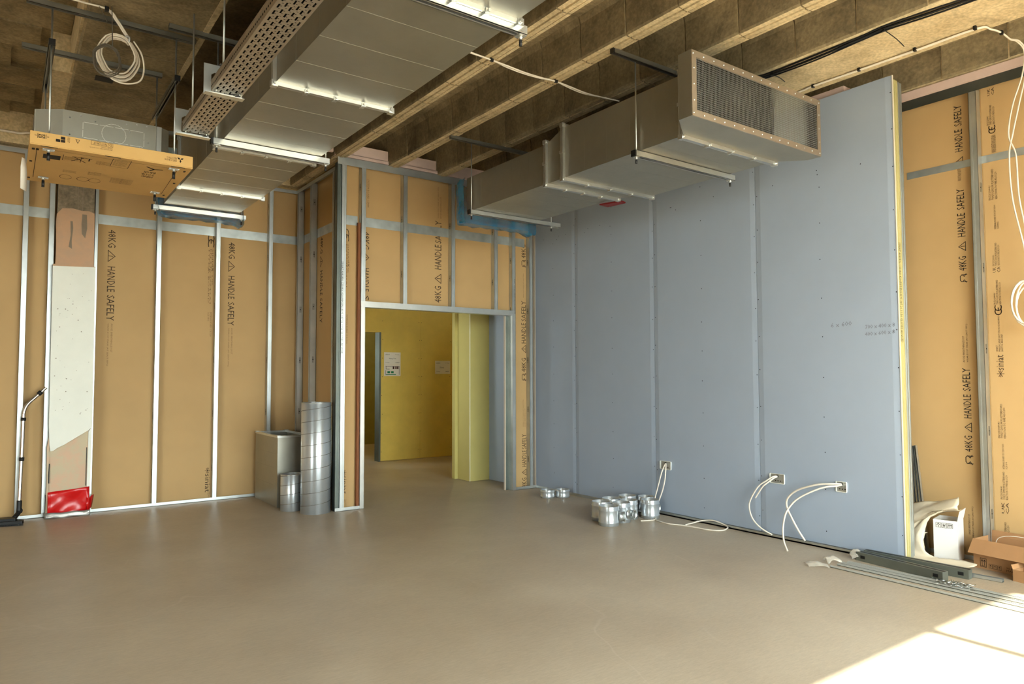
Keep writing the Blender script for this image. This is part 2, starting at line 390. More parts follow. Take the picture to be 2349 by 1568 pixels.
# white cable clipped along the wall head, left
# ---------- return wall (faces left, beside the spiral duct)
WR = thing('wall_return', (2.875, 7.6, 0), 'short brown board return wall with dark steel studs beside the spiral duct', 'wall', kind='structure')
rb = MB().box(2.875, 2.8875, 6.95, 8.37, 0.01, 3.6).build('plasterboard', 'brown_board', WR)
for y in (8.235, 7.80, 7.12): stud(WR, (2.80, y, 0), 0.002, 3.57, Yp, Xp)
MB().box(2.798,2.873,6.86,8.3,0,.003).box(2.798,2.80,6.86,8.3,0,.032).build('floor_track', 'galvanised', WR)
MB().box(2.798,2.873,6.86,8.3,3.583,3.586).box(2.796,2.798,6.86,8.3,3.545,3.585).build('head_track', 'galvanised', WR)
strip(WR, 'flat_strap', 'galvanised_strap', 2.873, 2.8755, 6.95, 8.3, 2.945, 3.045)
prints(rb, 'printed_lettering', [('48KG',(2.8735,7.70,2.93),.185,.075),('#tri',(2.8735,7.70,2.72),.13,.075),('HANDLE',(2.8735,7.70,2.55),.28,.075),('SAFELY',(2.8735,7.70,2.24),.28,.075)], Zm, Ym, ('ink_black','ink'))

# ---------- door wall
WD = thing('wall_door', (4.04, 6.93, 0), 'steel stud wall with brown board above and beside the wide door opening', 'wall', kind='structure')
bl = MB().box(2.83, 3.0, 6.93, 6.9425, 0.01, 3.6).build('plasterboard', 'brown_board', WD)
bt1 = MB().box(3.001, 3.54, 6.93, 6.9425, 2.10, 3.6).build('plasterboard', 'brown_board', WD)
bt2 = MB().box(3.541, 4.14, 6.93, 6.9425, 2.10, 3.6).build('plasterboard', 'brown_board', WD)
bt3 = MB().box(4.141, 4.95, 6.93, 6.9425, 2.10, 3.6).build('plasterboard', 'brown_board', WD)
br = MB().box(4.951, 5.295, 6.93, 6.9425, 0.01, 3.6).build('plasterboard', 'brown_board', WD)
stud(WD, (2.783, 6.86, 0), 0.002, 3.57, Xp, Yp, fw=0.05)                 # corner post
stud(WD, (2.735, 6.865, 0), 0.002, 3.57, Xp, Yp, fw=0.046, m='stud_dark', slots=False)
stud(WD, (3.0, 6.86, 0), 0.002, 3.57, Xp, Yp, fw=0.05)                   # left king stud
for x in (3.487, 4.095, 4.685): stud(WD, (x, 6.86, 0), 2.12, 3.57, Xp, Yp, fw=0.05)
stud(WD, (4.945, 6.86, 0), 0.002, 3.57, Xp, Yp, fw=0.05)
stud(WD, (5.205, 6.86, 0), 0.002, 3.57, Xp, Yp, fw=0.05)
# head of the opening with folded ends, jamb liners
mb = MB(); mb.box(3.0,4.985,6.856,6.859,2.085,2.145); mb.box(3.0,4.985,6.856,6.95,2.083,2.086); mb.box(3.0,4.985,6.93,6.932,2.085,2.145)
mb.build('opening_head', 'galvanised_bright', WD)
mb = MB(); mb.box(3.0,3.045,6.852,6.856,0.002,2.10); mb.box(3.043,3.046,6.852,6.95,0.002,2.10); mb.build('jamb_liner', 'galvanised_bright', WD)
mb = MB(); mb.box(4.942,4.987,6.852,6.856,0.002,2.10); mb.box(4.94,4.943,6.852,6.95,0.002,2.10); mb.build('jamb_liner', 'galvanised_bright', WD)
mb = MB(); mb.box(4.898,4.94,6.94,6.95,0.0,2.08); mb.build('jamb_web', 'stud_dark', WD)
MB().box(4.888,4.896,6.93,6.96,0,2.08).build('jamb_edge', 'board_core', WD)
for xa, xb in ((2.735,3.045),(4.94,5.30)):
    MB().box(xa,xb,6.856,6.932,0,.003).box(xa,xb,6.856,6.859,0,.034).build('floor_track', 'galvanised', WD)
MB().box(2.735,5.30,6.856,6.859,3.55,3.63).box(2.735,5.30,6.856,6.932,3.627,3.63).build('head_track', 'galvanised', WD)
for a, b in [(2.83,2.985),(3.05,5.18)]: strip(WD, 'flat_strap', 'galvanised_strap', a, b, 6.9265, 6.9295, 2.945, 3.045)
strip(WD, 'pink_cap', 'pink_board', 2.70, 5.30, 6.84, 6.96, 3.63, 3.665)
for a, b in [(2.86,3.29),(3.44,3.88),(4.06,4.55),(2.26,2.68)]:
    MB().box(a, b, 6.84, 6.88, 3.66, 3.77).build('pink_infill', 'pink_board', WD)
MB().box(2.972, 2.999, 6.875, 6.905, 0.02, 2.97).build('batten', 'timber', WD)
def up(x, y, lst): return [(k, (x, y, z), L, h) + tuple(r) for k, z, L, h, *r in lst]
yb = 6.9288
prints(bl, 'printed_lettering', [('#ce',(2.842,yb,2.875),.10,.05),('SINIAT UK\nEN 520:2004+A1\nTYPE A',(2.848,yb,2.74),.45,.042,1),('UK\nCA',(2.848,yb,2.55),.05,.05),('INTERNAL BOARD 15 X 1200\n16:24',(2.85,yb,2.0),.3,.035,1),('#star',(2.843,yb,.40),.05,.04),('siniat',(2.845,yb,.345),.19,.04),('MARSH LANE EASTON\nBRISTOL',(2.862,yb,.10),.09,.025,1)], Zm, Xp)
prints(bt1, 'printed_lettering', [('48KG',(3.052,yb,2.895),.19,.068),('#tri',(3.052,yb,2.685),.13,.068),('HANDLE',(3.054,yb,2.507),.25,.066),('S',(3.056,yb,2.214),.05,.066),('SYSTEM BOARD 15MM\nAVOID BREATHING',(3.065,yb,3.46),.30,.05,1)], Zm, Xp)
prints(bt2, 'printed_lettering', up(4.002,yb,[('48KG',2.191,.185,.085),('#tri',2.405,.115,.085),('HANDLE',2.567,.28,.085),('SAFELY',2.866,.255,.08)]) + [(SM[0],(4.002,yb,3.15),.25,.018,1),(SM[1],(3.972,yb,3.15),.36,.018,1)], Zp, Xm)
prints(br, 'printed_lettering', up(5.20,yb,[('#lift',2.70,.09,.065),('48KG',2.81,.17,.065),('#lift',1.30,.09,.068),('48KG',1.41,.17,.068),('#tri',1.64,.10,.068),('HANDLE',1.76,.25,.068),('SAFELY',2.03,.25,.068),
   ('8KG',0.012,.11,.066),('#tri',0.15,.08,.066),('HANDLE',0.255,.2,.066),('SAFELY',0.47,.18,.066)]) + [(SM[0],(5.19,yb,.74),.22,.016,1),(SM[1],(5.165,yb,.74),.33,.016,1),(SM[1],(5.175,yb,2.32),.3,.016,1)], Zp, Xm)
mbt = MB(); text(mbt, 'SINIAT 4041836 CS50RV 4200MM EN14195 187 26 11:56 GLOVES ADVISED', (2.787,6.8585,2.54), Zm, Xp, .95, .018)
mbt.build('printed_lettering', 'ink_black', WD)
mbt = MB(); text(mbt, 'SINIAT 4041836 CS50RV 4200MM EN14195', (4.972,6.8555,2.53), Zm, Xp, .42, .018); mbt.build('printed_lettering', 'ink_black', WD)

# ---------- blue partition
WX = thing('wall_right', (5.30, 4.7, 0), 'blue plasterboard partition with visible joints and rows of screws', 'wall', kind='structure')
zt = 3.587
blue = []
for y0, y1 in [(6.120,6.90),(4.911,6.116),(3.713,4.907),(2.52,3.709)]:
    e = 0.005; tw = 0.05
    poly = [(y0,5.297+e),(y0+tw,5.297),(y1-tw,5.297),(y1,5.297+e),(y1,5.312),(y0,5.312)]
    o = MB().extr(poly, (0,0,0.03), Yp, Xp, Zp, zt-0.03).build('plasterboard', 'blue_board', WX); blue.append(o)
    s = MB()
    ys = [y0+.014, y1-.014, (y0+y1)/2]
    for y in ys:
        x = 5.297 + (e*.7 if y != ys[2] else 0)
        z = 0.12 + random.random()*.1
        while z < zt-.05:
            s.lathe((x-.0004, y+random.uniform(-.004,.004), z), [(0.0001,0),(0.0045,0)], 8, A=Yp, B=Zp, D=Xm)
            z += 0.3 + random.uniform(-.03,.03)
    for k in range(4):
        s.lathe((5.2966, y0+.15+random.random()*.9*(y1-y0-.3)/.9, 2.98+random.choice((0,.035))), [(0.0001,0),(0.0045,0)], 8, A=Yp, B=Zp, D=Xm)
    s.build('screw_heads', 'dark', o, kind='stuff')
stc = MB().box(5.298, 5.312, 2.516, 2.52, 0.03, zt).build('board_edge', 'board_core', WX)
def estud(x0, x1, y, m):
    mb = MB(); n = 5
    for i in range(n):
        a = x0+(x1-x0)*i/n; b = x0+(x1-x0)*(i+1)/n
        mb.box(a, b, y+(.003 if i % 2 else 0), y+.05, 0.03, zt-.02)
    return mb.build('stud', m, WX)
es = estud(5.314, 5.392, 2.524, 'stud_reflect_tint'); estud(5.394, 5.465, 2.53, 'galvanised')
mbt = MB(); text(mbt, 'SINIAT 4041836 CS50RV 4200MM EN14195 187 26 11:56 GLOVES ADVISED', (5.338,2.5235,2.34), Zm, Xp, .74, .030); mbt.build('printed_lettering', 'ink', es)
for y in (3.12, 3.71, 4.31, 4.91, 5.51, 6.11, 6.7): stud(WX, (5.313, y, 0), .03, zt-.02, Yp, Xp, slots=False)
MB().box(5.272,5.296,2.45,4.98,0,.012).box(5.272,5.276,2.45,4.98,0,.028).box(5.292,5.296,2.45,4.98,0,.028).build('floor_track', 'galvanised', WX)
MB().box(5.30,5.47,2.53,6.86,0,.03).build('floor_plate', 'galvanised', WX)
MB().box(5.32,5.46,2.9,6.86,zt-.03,zt+.055).build('pink_packer', 'pink_board', WX)
mbt = MB()
text(mbt, '6 x 600', (5.2955,3.04,1.735), Ym+Zp*.05, Zp, .17, .035); text(mbt, '700 x 400 x 8', (5.2955,2.765,1.71), Ym+Zp*.03, Zp, .22, .03); text(mbt, '400 x 600 x 8', (5.2955,2.768,1.655), Ym+Zp*.05, Zp, .22, .03)
mbt.build('pencil_note', 'pencil', blue[3])

# ---------- recessed brown wall at the far right
WS = thing('wall_side', (5.89, 1.0, 0), 'recessed brown plasterboard wall with steel studs at the right edge', 'wall', kind='structure')
bs = []
for a, b in [(4.56,5.76),(5.76,6.85),(3.36,4.56),(2.16,3.36),(0.96,2.16),(-0.24,0.96),(-1.6,-0.24)]:
    bs.append(MB().box(5.89, 5.9025, a+.001, b-.001, 0.01, 3.58).build('plasterboard', 'brown_board', WS))
for y in (3.96,3.36,2.76,2.165,1.565,0.965,0.365,-0.235,-0.835,-1.435): stud(WS, (5.82, y, 0), 0.002, 3.55, Yp, Xp, fw=0.05)
MB().box(5.817,5.82,-1.6,4.5,0,.032).box(5.817,5.89,-1.6,4.5,0,.003).build('floor_track', 'galvanised', WS)
MB().box(5.815,5.818,-1.6,4.5,3.475,3.548).box(5.815,5.89,-1.6,4.5,3.545,3.55).build('head_track', 'stud_dark', WS)
strip(WS, 'flat_strap', 'galvanised_strap', 5.8865, 5.8888, -1.6, 2.70, 2.935, 2.99)
strip(WS, 'pink_cap', 'pink_board', 5.79, 5.90, -1.6, 4.5, 3.55, 3.612)
xb = 5.8882
def upr(y, lst): return [(k, (xb, y, z), L, h) + tuple(r) for k, z, L, h, *r in lst]
prints(bs[3], 'printed_lettering', upr(2.29,[('#tri',2.955,.07,.05),('HANDLE',3.066,.172,.054),('SAFELY',3.265,.16,.054),('#lift',2.06,.065,.05),('48KG',2.15,.11,.054),('#tri',2.298,.075,.052),('HANDLE',2.41,.18,.054),('SAFELY',2.618,.16,.054),
   ('#lift',.69,.07,.053),('48KG',.785,.12,.054),('#tri',.93,.075,.05),('HANDLE',1.035,.178,.052),('SAFELY',1.24,.172,.054)]) + [(SM[0],(xb,2.322,1.455),.2,.014,1),(SM[1],(xb,2.296,1.455),.29,.014,1),(SM[0],(xb,2.322,.17),.15,.014,1),(SM[1],(xb,2.296,.15),.23,.014,1),(SM[1],(xb,2.30,2.84),.1,.03,1)], Zp, Yp, ('ink_black','ink'))
blk = 'EN 520:2004+A1\nTYPE F GYPSUM PLASTERBOARD\nREACTION TO FIRE A2-S1,D0'
prints(bs[4], 'printed_lettering', upr(2.068,[('#star',1.345,.045,.044),('siniat',1.395,.11,.046),('SINIAT\nMARSH LANE EASTON IN GORDANO\nBRISTOL BS20 0NF',1.53,.26,.046),('#ce',1.81,.055,.046),(blk,1.875,.18,.05,1),('UK\nCA',2.11,.04,.05),(blk,2.16,.17,.05,1),
   ('INTERNAL BOARD 15 X 1200 X 3000\n16:24 08 06',2.43,.18,.03,1),(blk,2.65,.23,.06,1),('MARSH LANE EASTON IN GORDANO',3.0,.13,.03),('#ce',3.155,.045,.045),(blk,3.21,.15,.055,1),('UK\nCA',3.43,.055,.045),
   (blk,.90,.25,.052,1),('INTERNAL BOARD 15 X 1200 X 3000\n16:24 08 06',.68,.18,.03,1),(blk,.46,.2,.05,1),('UK\nCA',.36,.08,.046),(blk,.1,.2,.05,1)]), Zp, Yp, ('ink','ink'))

MB().box(5.296,7.5,6.86,6.95,0,3.62).build('wall_void', 'board_core', kind='structure', label='hidden wall closing the void behind the blue partition', cat='wall')  # unseen, added to stop sky light leaking past the partition
MB().box(7.5,7.6,-1.75,6.95,0,SLAB).build('wall_outer', 'outer_wall', kind='structure', label='outer wall behind the recessed brown wall', cat='wall')  # unseen, added to keep sky light out of the void
# ---------- corridor beyond the opening
WC = thing('wall_corridor', (4.0, 10.42, 0), 'yellow plasterboard corridor wall seen through the door opening', 'wall', kind='structure')
MB().box(1.0,3.85,10.42,10.5,0.006,3.6).build('plasterboard', 'yellow_board', WC)
MB().box(3.85,4.90,10.42,10.5,2.065,3.6).build('plasterboard', 'yellow_board', WC)
yb1 = MB().box(4.90,5.62,10.42,10.5,0.006,3.6).build('plasterboard', 'yellow_board', WC)
yb2 = MB().box(5.622,6.235,10.42,10.5,0.006,3.6).build('plasterboard', 'yellow_board', WC)
MB().box(6.29,7.5,10.42,10.5,0.006,3.6).build('plasterboard', 'yellow_board', WC)
s = MB()
for x in (4.93,5.6,5.645,6.2):
    z = .15
    while z < 2.6: s.lathe((x+random.uniform(-.01,.01),10.4195,z), [(.0001,0),(.006,0)], 6, A=Xp, B=Zp, D=Ym); z += .3
s.build('screw_heads', 'ink', WC, kind='stuff')
MB().box(4.87,4.90,10.40,10.56,0,2.065).build('door_lining', 'stud_dark', WC)
MB().box(6.237,6.288,10.44,10.5,0,3.5).build('gap_strip', 'dark', WC)
PC = MB().box(4.905,5.207,7.75,8.10,0.004,3.6).build('wall_pier', 'lime_board', kind='structure', label='yellow board faced pier standing right of centre inside the door opening', cat='pier')
MB().box(4.903,4.909,7.747,7.753,0.004,3.6).build('corner_bead', 'paint_white', PC)
MB().box(4.86,4.905,8.05,8.12,0.004,3.6).build('side_board', 'lime_board', PC)
MB().box(5.207,5.29,6.95,7.75,0.004,3.6).build('wall_corridor_side', 'blue_board', kind='structure', label='short blue grey board wall between yellow pier and right door jamb', cat='wall')
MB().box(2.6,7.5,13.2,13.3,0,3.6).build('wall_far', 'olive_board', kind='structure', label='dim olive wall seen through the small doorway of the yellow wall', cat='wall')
MB().box(7.4,7.5,6.95,13.2,0,3.6).build('wall_end', 'yellow_board', kind='structure', label='yellow board wall closing the corridor on the right', cat='wall')
MB().box(2.6,2.7,10.5,13.2,0,1.2).box(2.6,2.7,10.5,13.2,2.3,3.6).box(2.6,2.7,10.5,11.5,1.2,2.3).box(2.6,2.7,12.6,13.2,1.2,2.3).build('wall_store', 'olive_board', kind='structure', label='olive side wall of the room behind the yellow wall', cat='wall')  # opening added to let daylight onto the olive far wall
# unseen corridor end; opening added to light the yellow wall
mb = MB(); mb.box(0.9,1.0,8.40,10.5,0,.9); mb.box(0.9,1.0,8.40,10.5,2.7,3.6); mb.box(0.9,1.0,8.40,8.8,.9,2.7); mb.box(0.9,1.0,10.3,10.5,.9,2.7)
mb.build('wall_corridor_end', 'outer_wall', kind='structure', label='plain wall with a window opening at the left end of the corridor', cat='wall')

# ---------- outer shell: window wall behind the camera, left wall
mb = MB(); mb.box(-12.6,5.9,-1.75,-1.6,3.3,3.93); mb.box(-12.6,5.9,-1.75,-1.6,0,.3); mb.box(-12.6,-11.5,-1.75,-1.6,.3,3.3); mb.box(5.16,5.9,-1.75,-1.6,.3,3.3); mb.box(-5.5,0.4,-1.75,-1.6,.3,3.3)
mb.build('wall_window', 'outer_wall', kind='structure', label='wall of tall windows on the side of the camera', cat='wall')
mb = MB()
x = 4.05
while x > 0.5: mb.box(x-.04, x+.04, -1.74, -1.64, .3, 3.3); x -= 1.4
mb.box(0.4,5.16,-1.74,-1.64,.3,.36); mb.box(0.4,5.16,-1.74,-1.64,3.27,3.3)
mb.build('window_1', 'paint_white', kind='structure', label='long strip of tall windows with white mullions', cat='window')
mb = MB()
x = -6.7
while x > -11.4: mb.box(x-.03, x+.03, -1.74, -1.64, .3, 3.3); x -= 1.4
mb.box(-11.5,-5.5,-1.74,-1.64,.3,.36); mb.box(-11.5,-5.5,-1.74,-1.64,3.27,3.3)
mb.build('window_2', 'paint_white', kind='structure', label='second strip of tall windows farther along the same wall', cat='window')
MB().box(-12.75,-12.6,-1.75,8.4,0,3.93).build('wall_left', 'brown_board', kind='structure', label='plain wall on the left beyond the edge of the view', cat='wall')

# ---------- ceiling: slab, block ribs, wide beams
CE_ = thing('ceiling', (2.0, 4.0, SLAB), 'rough concrete ceiling of block ribs and wide beams', 'ceiling', kind='structure')
MB().box(-12.75, 7.6, -1.75, 14.2, SLAB, SLAB+.2).build('slab', 'concrete', CE_)
def rib_profile(x0, wd):
    x1 = x0+wd
    return [(x0-.022,SLAB+.001),(x0-.006,SLAB-.05),(x0,TOP+.02),(x0+.006,TOP+.004),(x0+wd*.30,TOP),(x0+wd*.32,TOP+.008),(x0+wd*.37,TOP+.008),(x0+wd*.39,TOP-.004),
            (x0+wd*.66,TOP-.003),(x0+wd*.68,TOP+.008),(x0+wd*.72,TOP+.008),(x0+wd*.74,TOP),(x1-.006,TOP+.003),(x1,TOP+.02),(x1+.006,SLAB-.05),(x1+.022,SLAB+.001)]
def rib_block(x0, y, r):
    mb = MB().extr(rib_profile(x0,.13), (0,y,0), Xp, Zp, Yp, .437)
    for i, f in enumerate(mb.f):
        if len(f) == 4 and all(mb.v[k].z < TOP+.0145 for k in f): mb.m[i] = 1
    return mb.build('rib_block', ['concrete','concrete_pale'], r)
for x0 in (1.5, 2.1, 2.7, 3.3, 3.9):
    r = MB().box(x0+.008, x0+.122, -1.7, 10.4, TOP+.014, SLAB).build('rib', 'concrete', CE_)
    first = None; y = -1.64
    while y < 10.3:
        if first is None: first = rib_block(x0, y, r); y00 = y; ob = first
        else: ob = share(first, 'rib_block', r, (random.uniform(-.003,.003), y-y00, random.uniform(-.003,.002)))
        y += .4475
# rounded haunch fillets beside the ribs
def beam(x0, x1, y0, y1, m, name='beam'):
    poly = [(x0,SLAB+.001),(x0,TOP+.012),(x0+.012,TOP),(x1-.012,TOP),(x1,TOP+.012),(x1,SLAB+.001)]
    return MB().extr(poly, (0,y0,0), Xp, Zp, Yp, y1-y0).build(name, m, CE_)
for xx in (-1.0,-2.6,-4.2,-5.8,-7.4,-9.0,-10.6): beam(xx-.3, xx+.1, -1.7, 8.3, 'concrete')
bw = beam(4.56, 5.18, -1.7, 10.4, 'concrete_pale')
bw2 = beam(5.80, 6.6, -1.7, 10.4, 'concrete_pale')
b0 = beam(0.36, 1.035, -1.7, 8.3, 'concrete')
MB().box(0.22,0.37,6.15,8.3,TOP+.02,SLAB).build('haunch', 'concrete_pale', b0)
MB().box(0.345,0.375,4.3,6.2,TOP+.03,SLAB).build('haunch', 'concrete_pale', b0)
MB().box(1.0,1.036,-1.7,8.3,TOP-.004,TOP+.05).build('edge_strip', 'concrete_pale', b0)
for y in (5.0, 5.45, 5.9, 6.35, 6.8, 7.25): MB().box(.4+.1*random.random(), 1.03, y, y+.006, TOP-.002, TOP+.01).build('board_mark', 'concrete_column', b0)
MB().box(.50,.62,6.02,6.12,TOP-.003,TOP+.01).build('hole', 'dark', b0)
for xx, pr in ((4.56, bw), (5.80, bw2)):                       # pots lining the sides of the wide beams
    first = None; y = -1.64
    while y < 8.2:
        if first is None: first = MB().extr([(xx-.03,SLAB+.001),(xx-.012,SLAB-.05),(xx-.008,TOP+.03),(xx,TOP+.012),(xx+.01,TOP+.012),(xx+.01,SLAB)], (0,y,0), Xp, Zp, Yp, .436).build('side_block', 'concrete', pr); y00 = y
        else: share(first, 'side_block', pr, (random.uniform(-.003,.003), y-y00, 0))
        y += .4475
# soffit blocks, left bay
first = None
for j in range(9):
    y = 4.3+.4475*j; x = 0.34-.18*(j % 3)
    while x > -1.4:
        if first is None: first = MB().box(x-.545, x, y, y+.44, SLAB-.02, SLAB+.001).build('soffit_block', 'concrete', CE_); x00, y00 = x, y
        else: share(first, 'soffit_block', CE_, (x-x00, y-y00, random.uniform(-.006,.004)))
        x -= .55
MB().box(-12.6, 2.9, 8.25, 8.75, TOP, SLAB).build('cross_beam', 'concrete_pale', CE_)
MB().box(-12.6, 1.2, 8.385, 8.5, 0, TOP).build('wall_core', 'board_core', WB)

# ---------- column in the back wall
COL = thing('column', (0.55, 8.24, 0), 'concrete column with patchy plaster and white paint between two studs', 'column', kind='structure')
MB().box(0.39,0.705,8.262,8.6,0,3.62).build('concrete_shaft', 'concrete_column', COL)
mb = MB()
for x in (.56,.60): mb.box(x,x+.006,8.259,8.263,2.95,3.4)
mb.build('board_mark', 'plaster_grey', COL)
MB().extr([(.383,2.43),(.712,2.44),(.708,3.02),(.66,3.04),(.60,3.035),(.52,3.05),(.43,3.04),(.385,2.98),(.378,2.9),(.385,2.7)], (0,8.248,0), Xp, Zp, Yp, .014).build('plaster_patch', 'plaster_pink', COL)
MB().extr([(.60,2.80),(.63,2.76),(.645,2.86),(.64,3.0),(.60,3.0),(.595,2.9)], (0,8.2465,0), Xp, Zp, Yp, .002).build('plaster_stain', 'plaster_grey', COL)
MB().extr([(.49,2.66),(.52,2.64),(.515,2.72),(.525,2.85),(.52,2.92),(.50,2.92),(.505,2.78)], (0,8.2465,0), Xp, Zp, Yp, .002).build('plaster_stain', 'plaster_grey', COL)
MB().extr([(.362,2.455),(.724,2.47),(.73,.86),(.70,.83),(.62,.78),(.50,.70),(.44,.67),(.41,.645),(.385,.64),(.375,.70),(.366,.9)], (0,8.222,0), Xp, Zp, Yp, .026).build('white_render', 'paint_white', COL)
MB().box(.362,.724,8.224,8.25,2.45,2.475).build('render_edge', 'plaster_pink', COL)
mb = MB()
for i in range(46):
    x = random.uniform(.40,.70); z = random.uniform(.95,2.40); r_ = random.choice((.0025,.003,.005))
    mb.lathe((x,8.2214,z), [(.0001,0),(r_,0)], 6, A=Xp, B=Zp, D=Ym)
mb.build('paint_chips', 'plaster_grey', COL, kind='stuff')
MB().box(.375,.705,8.240,8.262,0.0,.86).build('bare_plaster', 'plaster_beige', COL)
mb = MB()
mb.extr([(.356,.68),(.37,.78),(.378,.6),(.372,.4),(.38,.2),(.372,.0),(.356,.0),(.362,.3)], (0,8.23,0), Xp, Zp, Yp, .03)
mb.build('broken_edge', 'plaster_beige', COL)
mb = MB(); mb.box(.376,.383,8.228,8.26,.33,.52); mb.box(.686,.692,8.236,8.26,.28,.66); mb.box(.355,.374,8.245,8.26,.02,.22); mb.build('gap', 'dark', COL)
MB().extr([(.694,0),(.722,0),(.728,.86),(.70,.82)], (0,8.226,0), Xp, Zp, Yp, .03).build('corner_strip', 'paint_white', COL)
# ================================================================== services under the ceiling
def chan_x(mb, x0, x1, y, zt, w_=.041, h=.041, mi=0):          # slotted channel along X, open side down
    t = .003; y0, y1 = y-w_/2, y+w_/2
    mb.box(x0,x1,y0,y1,zt-t,zt,mi); mb.box(x0,x1,y0,y0+t,zt-h,zt-t,mi); mb.box(x0,x1,y1-t,y1,zt-h,zt-t,mi)
    mb.box(x0,x1,y0,y0+.010,zt-h,zt-h+t,mi); mb.box(x0,x1,y1-.010,y1,zt-h,zt-h+t,mi)
    return mb
def chan_y(mb, y0, y1, x, zt, w_=.041, h=.041):
    t = .003; x0, x1 = x-w_/2, x+w_/2
    mb.box(x0,x1,y0,y1,zt-t,zt); mb.box(x0,x0+t,y0,y1,zt-h,zt-t); mb.box(x1-t,x1,y0,y1,zt-h,zt-t)
    mb.box(x0,x0+.010,y0,y1,zt-h,zt-h+t); mb.box(x1-.010,x1,y0,y1,zt-h,zt-h+t)
    return mb
def rod(parent, x, y, z0, z1, nuts=(), r=.0055, cap=None):
    o = MB().tube([(x,y,z0),(x,y,z1)], r, 8).build('threaded_rod', 'galvanised', parent)
    for z in nuts:
        mb = MB(); mb.lathe((x,y,z), [(.0001,0),(.011,0),(.011,.009),(.0001,.009)], 6); mb.box(x-.02,x+.02,y-.02,y+.02,z+.009,z+.013); mb.build('nut', 'galvanised_bright', o)
    if cap: MB().tube([(x,y,cap-.028),(x,y,cap)], .0075, 8).build('end_cap', 'black_plastic', o)
    return o
def trapeze(x0, x1, y, zt, xr, ztop, label, rail=None, cap_left=True):
    t = thing('trapeze_hanger', ((x0+x1)/2, y, zt-.08), label, 'hanger', 'trapeze hangers under the ducts')
    chan_x(MB(), x0, x1, y, zt).build('channel', 'galvanised_bright', t)
    for i, x in enumerate(xr): rod(t, x, y, zt-.075, ztop, nuts=(zt-.055,), cap=zt-.062)
    if cap_left: MB().box(x0-.012,x0+.001,y-.021,y+.021,zt-.042,zt+.001).build('end_cap', 'black_plastic', t)
    return t
def rail(x0, x1, y, label, zt=TOP-.001, capl=False):
    t = thing('support_channel', ((x0+x1)/2, y, zt-.041), label, 'channel', 'ceiling support channels')
    chan_x(MB(), x0, x1, y, zt, .034, .034).build('channel', 'rail_metal', t)
    if capl: MB().box(x0-.012,x0+.001,y-.018,y+.018,zt-.035,zt+.001).build('end_cap', 'black_plastic', t)
    return t

# ---------- ducts
def duct_section(parent, x0, x1, z0, z1, y0, y1, name='duct_section', beads=4, m='galvanised_duct'):
    mb = MB(); t = .003
    mb.box(x0,x1,y0,y1,z0,z0+t); mb.box(x0,x1,y0,y1,z1-t,z1); mb.box(x0,x0+t,y0,y1,z0+t,z1-t); mb.box(x1-t,x1,y0,y1,z0+t,z1-t)
    for i in range(beads):
        y = y0+(y1-y0)*(i+1)/(beads+1); h = .0006; w_ = .0012
        mb.box(x0-h,x1+h,y-w_,y+w_,z0-h,z0); mb.box(x0-h,x0,y-w_,y+w_,z0,z1); mb.box(x1,x1+h,y-w_,y+w_,z0,z1)
    return mb.build(name, m, parent)
def flange(parent, x0, x1, z0, z1, y, clamps=3, w_=.03, d=.022):
    t = d
    mb = MB()
    for yy0, yy1 in ((y-t,y-.0015),(y+.0015,y+t)):
        mb.box(x0-w_,x1+w_,yy0,yy1,z0-w_,z0+.001); mb.box(x0-w_,x1+w_,yy0,yy1,z1-.001,z1+w_); mb.box(x0-w_,x0+.001,yy0,yy1,z0,z1); mb.box(x1-.001,x1+w_,yy0,yy1,z0,z1)
    f = mb.build('flange', 'galvanised_bright', parent)
    for i in range(clamps):
        x = x0+(x1-x0)*(i+1)/(clamps+1)
        m2 = MB(); m2.box(x-.012,x+.012,y-t-.006,y+t+.006,z0-w_-.006,z0-w_+.014); m2.tube([(x,y-t-.02,z0-w_+.004),(x,y-t,z0-w_+.004)], .007, 8); m2.box(x-.014,x-.010,y-t-.004,y+t+.004,z0-w_-.010,z0-w_)
        m2.build('clamp', ['galvanised_bright'], f)
    for xx in (x0-w_*.5, x1+w_*.5):
        for zz in (z0-w_*.5, z1+w_*.5):
            m2 = MB(); m2.tube([(xx,y-t-.014,zz),(xx,y+t+.014,zz)], .009, 6); m2.box(xx-.017,xx+.017,y-t-.003,y+t+.003,zz-.017,zz+.017); m2.build('corner_bolt', 'galvanised_bright', f)
    z = (z0+z1)/2
    m2 = MB(); m2.box(x0-w_-.006,x0-w_+.014,y-t-.006,y+t+.006,z-.012,z+.012); m2.build('clamp', 'galvanised_bright', f)
    return f
DL = thing('ventilation_duct', (1.47, 3.0, 2.935), 'long galvanised rectangular duct running beside the perforated cable tray', 'duct', 'rectangular ventilation ducts')
X0, X1, Z0, Z1 = 1.14, 1.803, 2.935, 3.33
jl = [-1.2, -0.1, 1.18, 2.46, 3.74, 5.02, 6.28, 7.0]
for a, b in zip(jl[:-1], jl[1:]): duct_section(DL, X0, X1, Z0, Z1, a+.003, b-.003, beads=3 if b-a > 1 else 1)
for y in jl[1:-1]: flange(DL, X0, X1, Z0, Z1, y, w_=.02, d=.014)
mb = MB()
